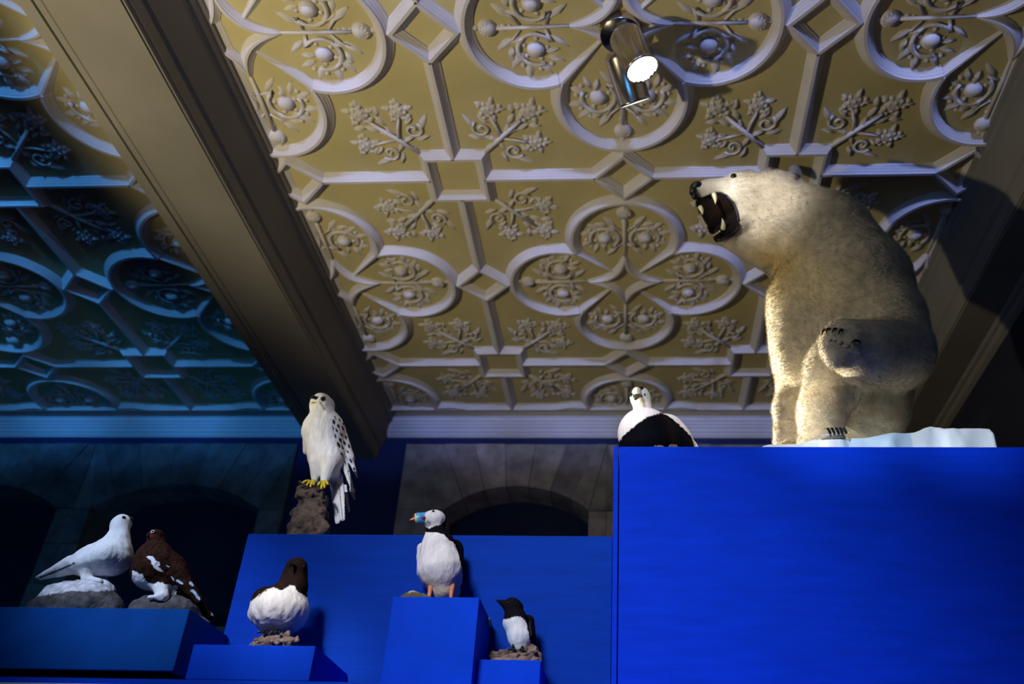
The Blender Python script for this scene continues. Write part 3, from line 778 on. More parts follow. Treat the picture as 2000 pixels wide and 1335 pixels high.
    flow -= n*(flow*n).sum(1)[:, None]; flow /= np.linalg.norm(flow, axis=1)[:, None]+1e-9
    d = flow*.9+n*(.32+.16*rr.rand(K))[:, None]+.18*rr.randn(K, 3); d /= np.linalg.norm(d, axis=1)[:, None]
    ln = (.010+.011*rr.rand(K))*(1-.6*head)
    sd = np.cross(d, rr.randn(K, 3)); sd /= np.linalg.norm(sd, axis=1)[:, None]; wd = .0008
    vv = np.empty((K, 3, 3)); vv[:, 0] = p-n*.002-sd*wd; vv[:, 1] = p-n*.002+sd*wd; vv[:, 2] = p+d*ln[:, None]
    ok = np.minimum(vv[:, :, 2].min(1)-ICE_Z(vv[:, 0])-.014, vv[:, :, 2].min(1)-ICE_Z(vv[:, 2])-.014) > 0; vv = vv[ok]; c = c[ok]; K = len(vv)
    fm = bpy.data.meshes.new('fur'); fm.vertices.add(K*3); fm.vertices.foreach_set('co', vv.ravel())
    fm.loops.add(K*3); fm.loops.foreach_set('vertex_index', np.arange(K*3)); fm.polygons.add(K)
    fm.polygons.foreach_set('loop_start', np.arange(K)*3); fm.update(calc_edges=True)
    cc = np.repeat(c*(1+.10*rr.randn(K))[:, None].clip(.6, 1.4), 3, 0); setcol(fm, cc)
    tag(link('fur', fm, M['fur'], root, smooth=False), kind='stuff')
    lo = zg
    # nose, eye
    c = hit(b, 1361, 369)
    bm = bmesh.new(); r = S(1, 1360, 370, Y0-.1)
    ball(bm, P(1361, 368, Y0-.115), (14*r, 17*r, 11*r), 3); ball(bm, P(1354, 374, Y0-.13), (8*r, 10*r, 9*r), 2); ball(bm, P(1356, 381, Y0-.12), (6*r, 7*r, 10*r), 2)
    frombm('nose', bm, M['black'], root, True)
    eye(b, root, 1433, 344.5, 6.0, .55); 
    c = hit(b, 1433, 344); 
    # lips: glossy dark rim of the lower jaw
    lip = [hit(b, u, v) for u, v in ((1442, 436), (1440, 450), (1430, 459), (1418, 465), (1407, 470), (1398, 470))]
    cone_obj('lower_lip', root, [p+Vector((0, -.004, 0)) for p in lip], [.0065, .0085, .0095, .0095, .009, .007], M['black'], 10)
    lip = [hit(b, u, v) for u, v in ((1356, 389), (1370, 386), (1384, 381), (1396, 376.5), (1408, 375.5), (1420, 382), (1432, 396), (1440, 414), (1443, 432))]
    cone_obj('upper_lip', root, lip, [.0035, .004, .0042, .0042, .0045, .005, .0058, .0066, .0066], M['black'], 10)
    def tooth(u, v, u2, v2, w_, dy):
        a, d = P(u, v, Y0+dy), P(u2, v2, Y0+dy-.01); r = S(w_, u, v, Y0)
        cone_obj('canine_tooth', root, arc_pts(a, d, (.004, 0, 0), 6), [r*1.05, r*1.1, r, r*.8, r*.6, r*.35, r*.06], M['tooth'], 10)
    tooth(1394, 379, 1397, 399, 4.0, -.185); tooth(1367, 404, 1372, 419, 4.0, -.13)
    tooth(1412, 447, 1410, 426, 4.2, -.175)
    for k in range(4):
        u, v = 1396+k*3.4, 459-k*2.2
        a = P(u, v+1, Y0-.135); r = S(1.3, u, v, Y0)
        cone_obj('incisor_tooth', root, [a, a+Vector((-.002, -.002, .006)), a+Vector((-.003, -.003, .010))], [r, r*.9, r*.3], M['tooth'], 8)
    bm = bmesh.new(); tube(bm, arc_pts(P(1424, 440, Y0-.09), P(1397, 453, Y0-.13), (0, 0, .012), 8), [.014, .017, .018, .018, .017, .015, .013, .010, .005], 12)
    frombm('tongue', bm, M['mouth'], root, True)
    # claws of the raised paw
    for k, (u, v) in enumerate(((1609, 650), (1617, 648), (1629, 648), (1641, 650))):
        a = hit(b, u+3.5, v-7); d = hit(b, u-3, v+6)
        cone_obj('claw', root, arc_pts(a+Vector((.003, .006, 0)), d+Vector((-.004, -.010, -.002)), (-.003, -.010, .004), 6), [.006, .0064, .006, .0052, .004, .0026, .0006], M['claw'], 8)
    a = hit(b, 1675, 667)
    cone_obj('claw', root, arc_pts(a+Vector((.006, .006, 0)), hit(b, 1663, 674)+Vector((-.004, -.012, 0)), (-.002, -.010, .003), 6), [.009, .009, .0085, .007, .0055, .0035, .0008], M['claw'], 8)
    for (u, v, rr, rz) in ((1652, 674, 9, 6), (1640, 668, 7, 5), (1630, 665, 4, 3.5), (1622, 664, 3.5, 3)):
        c = hit(b, u, v); f = S(1, u, v, Y0-.4)
        bm = bmesh.new(); ball(bm, c+Vector((0, .003, 0)), (rr*f, 4*f, rz*f), 2); frombm('paw_pad', bm, M['pad'], root, True)
    # claws of the standing foot
    for k in range(5):
        u, v = 1616+k*8, 840+abs(k-2)*.5
        a = P(u+4, v, Y0-.36); cone_obj('claw', root, arc_pts(a+Vector((.006, .02, .002)), a+Vector((-.016, -.022, -.006)), (0, -.003, .008), 5), [.0055, .0058, .0055, .0045, .003, .0008], M['claw'], 8)
    return b
BEAR = bear()

# ice under the bear
def ice():
    Yi, xs, zs = ICE_Y, ICE_X, ICE_ZZ
    lo = (xs[0]-.03, Yi-.05, zg-.01); hi = (xs[-1]+.05, 3.80, max(zs)+.05)
    def fn(p):
        zt = np.interp(p[:, 0], xs, zs)+.006*fbm(p*np.array([1, .3, 1]), 16, 2)
        a = p[:, 2]-zt
        f = Yi+.012*fbm(p*np.array([1, 1, .25]), 22, 2)+.02*np.abs(np.sin(p[:, 0]*13))-p[:, 1]
        e = np.maximum(np.maximum(xs[0]+.004-p[:, 0], p[:, 0]-xs[-1]), p[:, 1]-3.78)
        d = -smin(-a, -f, .02); d = -smin(-d, -e, .02)
        return np.maximum(np.maximum(d, zg+.001-p[:, 2]), .008-BEAR.fn(p))
    def col(v, n):
        c = full(v, (.80, .84, .90)); s = sstep(.1, .5, fbm(v*np.array([1, 1, .2]), 11, 3))
        return mixc(c, (.45, .66, .88), .7*s)
    o = sdf_mesh('ice_block', fn, lo, hi, .010, M['ice'], None, col, 1)
    tag(o, 'low slab of white painted ice under the polar bear', 'ice')
ice()

# ------------------------------------------------------------------ birds
def bird(name, Y0, u, v, label, z=None):
    root = tag(empty(name, P(u, v, Y0)), label, 'bird')
    if z is not None: root.location.z = z
    return root, Body(Y0)
WHITE = (.74, .74, .78)

def falcon():
    Y0 = 2.97
    root, b = bird('falcon', Y0, 622, 945, 'white falcon with dark flecked wings perched on a bark stump')
    b.cap((627, 787, -.01), (631, 792, .01), 20, 21, 6)
    b.cap((629, 800, 0), (632, 838, 0), 21, 36, 12)
    b.cap((631, 842, 0), (637, 888, .01), 39, 35, 14)
    b.cap((638, 890, .01), (648, 925, .03), 30, 17, 12)
    b.cap((620, 905, -.02), (615, 938, -.01), 16, 6.5, 8)
    b.cap((645, 900, -.02), (634, 938, -.03), 19, 8, 14)
    # folded wings and tail
    b.cap((655, 828, .02), (682, 892, .045), 19, 12, 5, ((.8, -.4, .3), .75))
    b.cap((682, 892, .045), (698, 932, .06), 9, 2, 3, ((.8, -.4, .3), .6))
    b.cap((672, 905, .03), (691, 962, .05), 8, 4, 3, ((.7, -.6, .2), .6))
    b.cap((686, 955, .05), (693, 975, .055), 4, 2.5, 3)
    b.cap((605, 830, .03), (600, 880, .06), 14, 8, 6)
    b.cap((652, 925, .05), (659, 1018, .06), 11, 5.5, 3, ((.1, 1, .1), .45))
    b.cap((660, 930, .055), (670, 1012, .065), 10, 6.5, 2, ((-.1, 1, .1), .45))
    b.cap((672, 950, .07), (682, 998, .075), 6, 3, 2, ((.2, 1, 0), .5))
    def col(v, n, pu, pv):
        c = full(v, WHITE); c *= (1+.06*fbm(v, 50, 2))[:, None]
        edge = interp(pv, [(790, 640), (815, 646), (850, 652), (880, 662), (900, 672), (960, 690)])
        wing = (pu > edge) | ((n[:, 1] > .25) & (pv > 800))
        # rows of dark lance-shaped flecks
        a = (pv-800)*.94+(pu-640)*.34; t = (pu-640)*.94-(pv-800)*.34
        cell = np.abs(((a/18+.5*(np.floor(t/6.0) % 2)) % 1)-.5)*2; row = np.abs(((t/6.0) % 1)-.5)*2
        fl = (cell*.95+row*.75 < .55+.45*fbm(v, 45, 2)) & wing & (pv < 925) & (pv > 812)
        c[fl] = (.03, .03, .04)
        c[(pu > 684) & (pv > 920) & (pv < 985)] = (.06, .06, .07)
        c[(pu > 673) & (pv > 960)] = (.02, .02, .03)
        c[wing & (np.abs(pu-edge) < 1.2) & (pv > 830)] *= .55
        c[(np.abs((pu-652)-(pv-930)*.105-8.5) < .9) & (pv > 945)] *= .3
        hd = (pv < 812) & (pu > 622) & (n[:, 1] < .5)
        c[hd & (np.abs((pu-626)-(pv-786)*.6) < 2.6) & (pv > 784) & (pv < 800)] *= .55
        c = mixc(c, (.62, .56, .42), .5*np.exp(-(((pu-630)/22)**2+((pv-905)/24)**2)))
        c = mixc(c, (.55, .40, .10), .8*np.exp(-(((pu-657)/5)**2+((pv-946)/6)**2)))
        return c
    b.rough = lambda p: .0012*fbm(p*np.array([1, 1, .4]), 90, 2)
    b.build('body', .0029, M['feather'], root, col)
    eye(b, root, 631, 778.5, 5.2, .5)
    a = hit(b, 616, 777)
    cone_obj('beak', root, [a+Vector((.006, .006, 0)), a+Vector((-.004, -.005, .001)), a+Vector((-.010, -.011, -.003)), a+Vector((-.013, -.014, -.009)), a+Vector((-.013, -.014, -.015))], [.0082, .0078, .006, .0036, .0008], M['beak_olive'])
    c = hit(b, 613, 786); bm = bmesh.new(); ball(bm, c+Vector((-.001, 0, 0)), (.011, .007, .0032), 2); frombm('cere', bm, M['leg_yellow'], root, True)
    for (u, v, dy, tl) in ((634, 936, -.035, [(620, 949), (627, 956), (634, 954), (641, 947)]), (614, 936, -.015, [(589, 944), (598, 949), (606, 952), (613, 948)])):
        bm = bmesh.new(); a = P(u, v, Y0+dy)
        tube(bm, [a, P(u-3, v+8, Y0+dy-.005)], [.0085, .008], 8); b.foot(a, P(u-3, v+8, Y0+dy-.005), .010)
        for (tu, tv) in tl:
            d = P(tu, tv, Y0+dy-.035); ap = arc_pts(P(u-3, v+8, Y0+dy-.005), d, (0, -.004, .010), 5); tube(bm, ap, [.0075, .0065, .006, .0055, .005, .0035], 8); [b.foot(ap[q], ap[q+1], .0085) for q in range(5)]
        ft = frombm('foot', bm, M['leg_yellow'], root, True)
        for (tu, tv) in tl:
            d = P(tu, tv, Y0+dy-.035); b.foot(d, d+Vector((-.005, -.007, -.013)), .005); cone_obj('talon', ft, [d, d+Vector((-.004, -.006, -.003)), d+Vector((-.005, -.007, -.013))], [.0036, .003, .0005], M['claw'], 6)
    return b
falcon_body = falcon()
lump('bark_stump', 2.97, [((605, 962, -.03), (614, 985, -.02), 20, 24, 8), ((596, 956, -.03), (592, 962, -.02), 13, 12, 6), ((614, 958, -.02), (622, 980, 0), 16, 20, 8), ((608, 985, -.02), (598, 1050, -.03), 28, 38, 10), ((598, 1050, -.03), (590, 1085, -.03), 40, 46, 8), ((622, 1000, -.05), (628, 1040, -.06), 10, 12, 4)],
     zm, M['bark'], .006, 'rough grey brown bark stump under the white falcon', 'stump', .016, rs=34, carve=falcon_body)

def white_ptarmigan():
    Y0 = 2.63
    root, b = bird('ptarmigan', Y0, 172, 1132, 'all white ptarmigan standing on the white topped rock')
    b.cap((239, 1020, 0), (234, 1026, 0), 16, 17, 5)
    b.cap((236, 1024, 0), (231, 1052, 0), 16, 18, 8)
    b.cap((231, 1052, 0), (218, 1084, 0), 19, 37, 12)
    b.cap((218, 1085, 0), (176, 1097, 0), 37, 30, 14)
    b.cap((180, 1094, 0), (128, 1106, 0), 29, 14, 10)
    b.cap((140, 1100, -.01), (72, 1127, -.005), 14, 2.5, 5, ((0, 1, 0), 1.4))
    b.cap((135, 1112, .0), (78, 1129, .0), 10, 3, 3, ((0, 1, 0), 1.3))
    b.cap((206, 1082, -.045), (150, 1100, -.035), 22, 9, 6)
    b.cap((172, 1108, -.01), (169, 1131, -.015), 16, 9, 8)
    b.cap((188, 1108, .035), (184, 1131, .035), 14, 9, 8)
    b.cap((168, 1130, -.015), (196, 1134, -.03), 8, 5, 5)
    b.cap((184, 1130, .035), (206, 1133, .03), 8, 5, 5)
    def col(v, n, pu, pv):
        c = full(v, WHITE); c *= (1+.05*fbm(v, 60, 2))[:, None]
        ln = 1127-(pu-72)*.415
        dk = (np.abs(pv-ln-3.2-.8*fbm(v, 60, 1)) < 1.9) & (pu > 78) & (pu < 146)
        c[dk] = (.05, .045, .05)
        c[(pu < 82) & (pv > ln-1) & (pv < ln+5)] *= .35
        # wing edge and feather lines
        e = np.abs(pv-interp(pu, [(140, 1108), (165, 1098), (185, 1092), (200, 1080), (222, 1062)]))
        c[(e < .9) & (pu > 145) & (pu < 215)] *= .72
        c = mixc(c, (.62, .55, .46), .6*np.exp(-(((pu-168)/18)**2+((pv-1118)/10)**2)))
        return c
    b.rough = lambda p: .0012*fbm(p*np.array([.5, 1, 1]), 90, 2)
    b.build('body', .0034, M['feather'], root, col)
    eye(b, root, 242, 1010, 3.4, .45)
    a = P(252, 1013, Y0); cone_obj('beak', root, [a, P(257, 1012.5, Y0), P(261, 1015, Y0)], [.0085, .006, .001], M['claw'], 8)
    return b
white_ptarmigan_body = white_ptarmigan()
GREY = (.085, .08, .085)
def rockcol(bound):
    def f(v, n, pu, pv):
        c = full(v, GREY)*(1+.5*fbm(v, 40, 3))[:, None]
        if bound:
            wh = pv+1.5*fbm(v, 60, 2) < interp(pu, bound)
            c[wh] = (.62, .60, .66)
        return c
    return f
lump('rock', 2.64, [((120, 1180, 0), (178, 1178, 0), 44, 49, 10), ((85, 1192, 0), (150, 1186, -.02), 30, 40, 10), ((178, 1182, 0), (208, 1190, 0), 44, 32, 10)],
     zt_l, M['rock'], .006, 'rounded grey rock with a whitened top under the white ptarmigan', 'rock', .004, rockcol([(40, 1172), (62, 1167), (95, 1160), (130, 1154), (190, 1154), (226, 1152), (236, 1162), (245, 1190)]), carve=white_ptarmigan_body)

def brown_ptarmigan():
    Y0 = 2.65
    root, b = bird('ptarmigan', Y0, 320, 1166, 'dark brown ptarmigan with white wing patches on the low grey rock')
    b.cap((303, 1046, -.01), (306, 1050, 0), 13.5, 15, 5)
    b.cap((306, 1050, 0), (304, 1072, 0), 13, 18, 8)
    b.cap((300, 1092, 0), (304, 1108, 0), 34, 44, 14)
    b.cap((306, 1106, 0), (330, 1118, .02), 42, 34, 12)
    b.cap((330, 1116, .02), (380, 1164, .07), 33, 13, 10)
    b.cap((345, 1118, .0), (388, 1172, .04), 20, 8, 5)
    b.cap((378, 1160, .07), (410, 1206, .10), 12, 6, 5, ((.6, 0, -.5), .7))
    b.cap((408, 1196, .09), (419, 1206, .10), 4, 2, 3)
    b.cap((312, 1138, -.01), (318, 1163, -.02), 17, 12, 8)
    b.cap((328, 1138, .03), (336, 1163, .03), 16, 12, 8)
    b.cap((318, 1164, -.02), (292, 1166, -.04), 7, 4, 4)
    wp = [(285, 1087), (297, 1086), (303, 1095), (312, 1098), (313, 1103), (309, 1105), (321, 1116), (306, 1113), (298, 1105), (293, 1094)]
    bl = [(259, 1116), (265, 1113), (271, 1119), (278, 1121), (286, 1134), (300, 1140), (308, 1136), (320, 1138), (345, 1144), (345, 1172), (285, 1172), (256, 1135)]
    w2 = [[(333, 1125), (337, 1126), (341, 1134), (338, 1133)], [(343, 1134), (347, 1130), (360, 1140), (352, 1140)], [(324, 1102), (331, 1104), (334, 1107), (326, 1105)], [(368, 1138), (374, 1144), (380, 1142), (372, 1134)]]
    bt = [(370, 1152), (378, 1150), (392, 1168), (390, 1172)]
    def col(v, n, pu, pv):
        ju, jv = jit(v, 2.4, 90)
        c = full(v, (.030, .0125, .0085))*(1+.5*fbm(v, 120, 2))[:, None]
        fr = n[:, 1] < .25
        c[inpoly(pu+ju, pv+jv, bl) & fr] = (.76, .74, .74)
        c[inpoly(pu+ju*.6, pv+jv*.6, wp) & fr] = (.78, .78, .84)
        for q in w2: c[inpoly(pu+ju*.5, pv+jv*.5, q) & fr] = (.66, .68, .80)
        c[inpoly(pu+ju*.4, pv+jv*.4, bt)] = (.45, .62, .80)
        c[(pu > 412) & (pv > 1190) & (pv < 1201)] = (.4, .55, .75)
        c[(((pu-296)/7)**2+((pv-1043)/6)**2 < 1)] = (.10, .022, .014)
        return c
    b.rough = lambda p: .0014*fbm(p, 80, 2)
    b.build('body', .0025, M['feather'], root, col)
    e = eye(b, root, 299, 1038, 2.8, .5)
    bm = bmesh.new(); c = hit(b, 299, 1038); 
    tube(bm, [c+Vector((.0055*math.cos(a), -.003, .0045*math.sin(a))) for a in [2*PI*k/10 for k in range(11)]], .0013, 5, False); frombm('eye_ring', bm, M['white_paint'], root, True)
    a = P(292, 1043, Y0-.025); cone_obj('beak', root, [a+Vector((.006, .006, 0)), a+Vector((-.002, -.004, 0)), P(287, 1046, Y0-.045)], [.008, .006, .001], M['claw'], 8)
    return b
brown_ptarmigan_body = brown_ptarmigan()
lump('rock', 2.66, [((285, 1195, 0), (350, 1196, .02), 32, 32, 10), ((345, 1196, .02), (385, 1222, .07), 30, 22, 8)],
     zt_l, M['rock'], .006, 'low dark grey rock under the brown ptarmigan', 'rock', .005, rockcol(None), carve=brown_ptarmigan_body)

def guillemot():
    Y0 = 2.62
    root, b = bird('guillemot', Y0, 535, 1236, 'guillemot with dark brown head and white breast on the low plinth')
    b.cap((580, 1107, -.005), (577, 1116, 0), 19.5, 20.5, 6)
    b.cap((578, 1114, 0), (571, 1146, .005), 20, 26, 8)
    b.cap((571, 1146, .005), (556, 1176, .01), 27, 44, 12)
    b.ell((546, 1192, .01), (55, 60, 46), 12)
    b.cap((520, 1172, .04), (508, 1196, .06), 28, 24, 12)
    b.cap((532, 1225, .02), (528, 1240, .03), 16, 14, 8)
    bd = [(470, 1190), (500, 1166), (512, 1158), (524, 1150), (536, 1147), (546, 1151), (552, 1152), (560, 1147), (567, 1142), (574, 1143), (580, 1152), (588, 1160), (597, 1164), (612, 1166)]
    def col(v, n, pu, pv):
        j = 2.2*fbm(v, 110, 2)
        c = full(v, (.72, .69, .67)); c *= (1+.09*fbm(v*np.array([1, 1, .4]), 90, 2))[:, None]
        c = mixc(c, (.55, .50, .36), .6*sstep(1205, 1232, pv))
        dk = (pv+j < interp(pu, bd)) | (n[:, 1] > .45)
        c[dk] = np.array((.018, .010, .008))*(1+.3*fbm(v, 70, 2))[dk][:, None]
        return c
    b.rough = lambda p: .0022*fbm(p*np.array([1, 1, .5]), 60, 3)
    b.build('body', .0036, M['feather'], root, col)
    a = hit(b, 577, 1106); cone_obj('beak', root, [a+Vector((0, .010, 0)), a+Vector((-.002, -.012, .001)), a+Vector((-.004, -.026, -.001)), a+Vector((-.005, -.036, -.003))], [.0055, .005, .0035, .001], M['claw'], 10)
    eye(b, root, 567, 1104, 2.6, .4); eye(b, root, 593, 1106, 2.6, .4)
    for (u, dy) in ((520, -.03), (545, -.02)):
        bm = bmesh.new(); a = P(u, 1232, Y0+dy)
        for t in (-1, 0, 1): tube(bm, [a, a+Vector((t*.014, -.028, -.012))], [.006, .003], 6); b.foot(a, a+Vector((t*.014, -.028, -.012)), .007)
        frombm('foot', bm, M['claw'], root, True)
    return b
guillemot_body = guillemot()
lump('driftwood', 2.60, [((498, 1262, 0), (520, 1246, 0), 9, 9, 4), ((512, 1254, -.02), (548, 1248, -.02), 9, 10, 4), ((545, 1246, -.02), (572, 1252, -.02), 10, 9, 4), ((505, 1268, .0), (566, 1268, .0), 16, 14, 6), ((560, 1240, -.015), (566, 1246, -.01), 6, 6, 3)],
     zt_2, M['bark_pale'], .0035, 'broken piece of pale driftwood under the guillemot', 'driftwood', .010, rs=80, carve=guillemot_body)

def puffin():
    Y0 = 2.68
    root, b = bird('puffin', Y0, 862, 1164, 'puffin with banded red, yellow and blue bill on the upright plinth', zt_p)
    b.ell((849, 1014, 0), (22, 21, 19), 6)
    b.cap((850, 1026, .01), (854, 1052, .015), 18, 24, 8)
    b.cap((857, 1074, .01), (862, 1112, .01), 36, 44, 14)
    b.cap((862, 1112, .01), (866, 1150, .015), 43, 25, 12)
    b.cap((888, 1070, .05), (900, 1130, .06), 17, 10, 6)
    b.cap((826, 1070, .05), (822, 1120, .06), 12, 8, 6)
    b.cap((880, 1142, .05), (890, 1172, .07), 20, 12, 8)
    def col(v, n, pu, pv):
        j = 1.3*fbm(v, 120, 2)
        c = full(v, (.72, .71, .74)); c *= (1+.10*fbm(v*np.array([1, 1, .3]), 110, 2))[:, None]
        c = mixc(c, (.45, .36, .22), .75*sstep(1108, 1152, pv+6*fbm(v, 30, 2)))
        edge = interp(pv, [(1035, 866), (1050, 878), (1062, 888), (1085, 897), (1120, 904), (1145, 902), (1165, 898)])
        bk = ((pv > 1030) & ((pu+j > edge) | (n[:, 1] > .55))) | ((pv+j > interp(pu, [(828, 1026), (838, 1031), (848, 1028), (862, 1022), (872, 1012)])) & (pv+j < interp(pu, [(828, 1039), (850, 1039), (866, 1043), (880, 1056)])))
        bk |= (pv < 1032) & ((pu > interp(pv, [(990, 860), (1000, 868), (1012, 872), (1026, 862)])) | (n[:, 1] > .5))
        c[bk] = (.005, .005, .008)
        c[(((pu-836)/6)**2+((pv-1022)/6)**2 < 1) & ~bk & (pv < 1030)] *= .42
        return c
    b.rough = lambda p: .0016*fbm(p*np.array([1, 1, .45]), 70, 2)
    b.build('body', .0036, M['feather'], root, col)
    # bill: deep, laterally flattened, with coloured bands
    k = Body(Y0); k.cap((832, 1010, -.01), (815, 1011, -.022), 11.8, 10.2, 3, ((.25, 1, 0), .5)); k.cap((815, 1011, -.022), (801, 1015, -.03), 10.2, 2.5, 3, ((.25, 1, 0), .5))
    def bcol(v, n, pu, pv):
        t = pu+(pv-1010)*-.12+1.0*((pv-1010)/12)**2
        c = full(v, (.16, .022, .014))
        c[t > 810.5] = (.70, .55, .06); c[t > 813.2] = (.05, .30, .62); 
        c[(np.abs(pv-1010.5) < .8) & (pu > 804)] *= .35
        return c
    k.build('beak', .0016, M['horn'], root, bcol)
    c = hit(b, 829, 1011); bm = bmesh.new(); ball(bm, c+Vector((-.002, -.003, 0)), (.007, .004, .0055), 2); o = frombm('gape', bm, M['horn'], root, True); setcol(o.data, full(o.data.vertices, (.22, .02, .015)))
    c = hit(b, 846.5, 998); bm = bmesh.new()
    vv = [bm.verts.new(c+Vector(p)) for p in ((-.006, -.001, -.003), (.006, -.001, -.003), (0, -.001, .007), (0, -.0045, .000))]
    for f in ((0, 1, 3), (1, 2, 3), (2, 0, 3)): bm.faces.new([vv[i] for i in f])
    frombm('eye', bm, M['eye'], root)
    for (u, v, dy) in ((841, 1150, -.02), (884, 1146, -.01)):
        bm = bmesh.new(); a = P(u, v-6, Y0+dy); g = Vector((a.x, a.y-.004, zt_p+.003))
        tube(bm, [a, a.lerp(g, .5), g], [.0075, .0065, .0065], 8)
        for t in (-1, 0, 1): tube(bm, [g, g+Vector((-.008+t*.018, -.045, .001))], [.006, .0028], 6)
        frombm('leg', bm, M['leg_orange'], root, True)
puffin()
def rc(v, n, pu, pv):
    c = full(v, (.12, .095, .05)); c[(pv < interp(pu, [(775, 1166), (790, 1157), (812, 1155), (830, 1160), (848, 1166)])) ] = (.60, .57, .55); return c
lump('stone_chip', 2.615, [((786, 1172, 0), (806, 1163, 0), 9, 10, 4), ((806, 1163, 0), (838, 1172, 0), 10, 8, 4)], zt_p, M['rock'], .003, 'thin pale stone chip beside the puffin', 'stone', .002, rc, rs=60)

def little_auk():
    Y0 = 2.705
    root, b = bird('little_auk', Y0, 1014, 1268, 'little auk with black head and white belly on the smallest plinth')
    b.cap((1000, 1182, 0), (1004, 1186, 0), 16, 17, 5)
    b.cap((990, 1180, -.01), (970, 1172, -.02), 10, 2, 4)
    b.cap((1003, 1190, 0), (1006, 1212, 0), 17, 22, 7)
    b.cap((1008, 1216, 0), (1017, 1244, 0), 24, 25, 8)
    b.cap((1017, 1244, 0), (1016, 1262, 0), 23, 15, 8)
    b.cap((1032, 1212, .02), (1040, 1262, .025), 12, 8, 4)
    b.cap((1040, 1255, .025), (1044, 1272, .03), 8, 4, 3)
    def col(v, n, pu, pv):
        j = 1.2*fbm(v, 120, 2)
        c = full(v, (.68, .72, .78)); c *= (1+.06*fbm(v, 50, 2))[:, None]
        c = mixc(c, (.30, .62, .86), .65*sstep(12, -2, (pu-984)-(pv-1215)*.22)*sstep(1208, 1232, pv))  # blue bounced light painted into the left of the belly
        edge = interp(pv, [(1195, 1018), (1205, 1022), (1215, 1028), (1240, 1033), (1262, 1038)])
        bk = (pv+j < interp(pu, [(980, 1208), (990, 1209), (1004, 1204), (1016, 1204), (1030, 1212)])) | (pu+j > edge) | (n[:, 1] > .5)
        c[bk] = (.006, .006, .009)
        c[(np.abs((pu-1036)-(pv-1230)*.12) < 1.0) & (pv > 1212) & (pv < 1240)] = (.10, .10, .12)
        return c
    b.rough = lambda p: .0012*fbm(p*np.array([1, 1, .4]), 80, 2)
    b.build('body', .0032, M['feather'], root, col)
    eye(b, root, 993, 1177, 2.4, .4)
    for u, dy in ((1003, -.02), (1020, -.02)):
        bm = bmesh.new(); a = P(u, 1258, Y0+dy); tube(bm, [a, P(u, 1266, Y0+dy)], [.006, .005], 6)
        b.foot(a, P(u, 1266, Y0+dy), .007)
        for t in (-1, 0, 1): tube(bm, [P(u, 1266, Y0+dy), P(u+t*6, 1269, Y0+dy-.02)], [.005, .0025], 6); b.foot(P(u, 1266, Y0+dy), P(u+t*6, 1269, Y0+dy-.02), .006)
        frombm('foot', bm, M['claw'], root, True)
    return b
little_auk_body = little_auk()
lump('driftwood', 2.69, [((968, 1284, 0), (1005, 1278, -.01), 10, 11, 4), ((1005, 1277, -.01), (1040, 1272, -.01), 11, 12, 4), ((1038, 1268, 0), (1046, 1280, 0), 8, 9, 3), ((975, 1296, 0), (1042, 1296, 0), 16, 18, 6)],
     zt_a, M['bark_pale'], .0035, 'strip of grey brown driftwood under the little auk', 'driftwood', .008, rs=80, carve=little_auk_body)

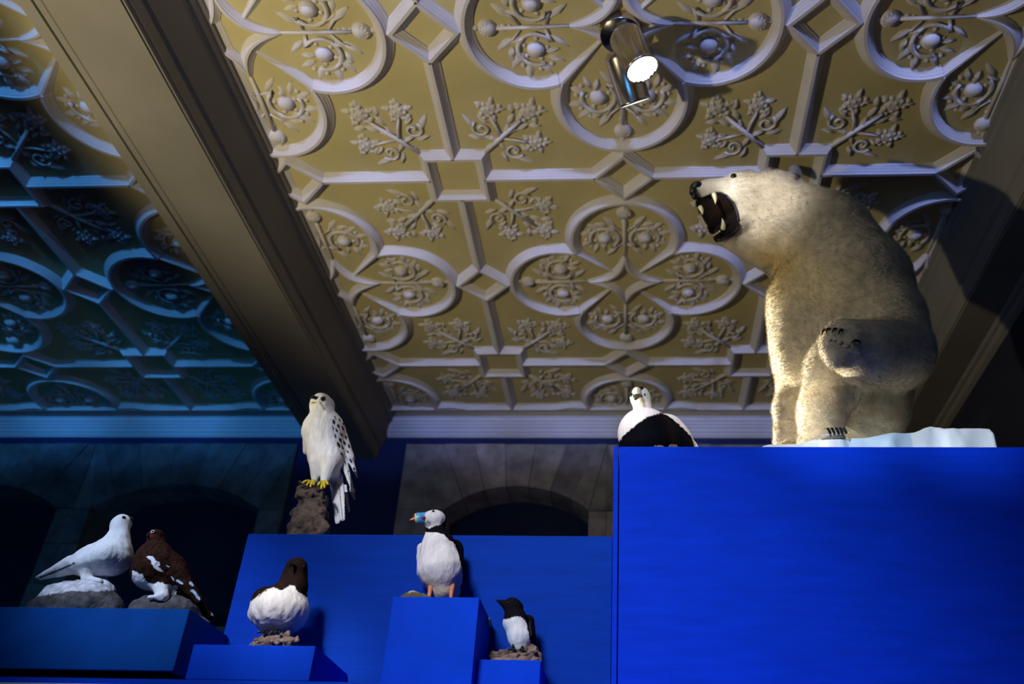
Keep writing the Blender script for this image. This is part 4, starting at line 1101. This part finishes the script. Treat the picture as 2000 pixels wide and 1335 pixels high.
def eider():
    Y0 = 2.98
    root, b = bird('eider_duck', Y0, 1280, 872, 'black and white eider duck resting at the end of the tallest plinth', zg)
    b.ell((1250, 775, .05), (20, 22, 21), 6)
    b.cap((1253, 784, .06), (1258, 818, .06), 18, 20, 6)
    b.cap((1258, 847, -.02), (1262, 862, -.01), 51, 54, 5)
    b.cap((1264, 850, .03), (1306, 868, .10), 50, 48, 16)
    b.cap((1300, 846, .10), (1338, 880, .16), 40, 28, 14)
    b.cap((1340, 880, .16), (1372, 905, .20), 22, 10, 8)
    bd = [(1195, 882), (1208, 862), (1216, 852), (1226, 843), (1237, 834), (1247, 825), (1258, 817), (1272, 811), (1290, 806), (1302, 810), (1318, 821), (1335, 836), (1350, 853), (1360, 880)]
    cap_ = [(1225, 775), (1231, 760), (1240, 748), (1254, 748), (1258, 757), (1253, 763), (1250, 768), (1247, 762), (1244, 757), (1238, 758), (1234, 766), (1236, 771), (1233, 775)]
    def col(v, n, pu, pv):
        ju, jv = jit(v, 2.0, 110)
        c = full(v, (.76, .73, .76)); c *= (1+.03*fbm(v, 30, 2))[:, None]
        bk = (pv+jv > interp(pu, bd)) & (pv > 800)
        c[bk] = (.003, .003, .006)
        hd = pv < 797
        c = mixc(c, (.80, .74, .42), np.where(hd, .55*np.exp(-(((pu-1240)/14)**2+((pv-786)/10)**2)), 0))
        c = mixc(c, (.40, .62, .66), np.where(hd, .5*np.exp(-(((pu-1266)/8)**2+((pv-768)/10)**2)), 0))
        c[inpoly(pu+ju*.4, pv+jv*.4, cap_) & hd] = (.010, .010, .016)
        c[hd & (n[:, 1] > .35) & (pv < 772)] = (.010, .010, .016)
        return c
    b.build('body', .0042, M['feather'], root, col)
    # bill pointing at the viewer
    c = hit(b, 1243, 771)
    k = Body(Y0); k.cap((1244, 764, .005), (1243, 772, -.028), 8.5, 7, 3); k.cap((1243, 772, -.028), (1241, 778, -.048), 6.5, 3.5, 3); k.cap((1247, 771, -.010), (1253, 773, .0), 5, 3, 3)
    def bc(v, n, pu, pv):
        c = full(v, (.60, .62, .56)); m_ = (pv > 769+1.5*fbm(v, 90, 1)); c[m_] = (.045, .045, .04); return c
    k.build('beak', .0022, M['horn'], root, bc)
    eye(b, root, 1235, 769, 2.4, .4); eye(b, root, 1259, 770, 2.2, .4)
    return b
eider_body = eider()
lump('dry_twigs', 2.89, [((1256, 874, 0), (1270, 870.5, 0), 2.5, 2.6, 1.5), ((1270, 870.5, 0), (1296, 873, 0), 2.6, 2.5, 1.5), ((1312, 873, 0), (1322, 873, 0), 6, 4, 2), ((1250, 882, 0), (1330, 882, 0), 8, 8, 4)],
     zg, M['bark_pale'], .003, 'pale scrap of dry twigs under the eider duck', 'twigs', .004, rs=90, carve=eider_body)
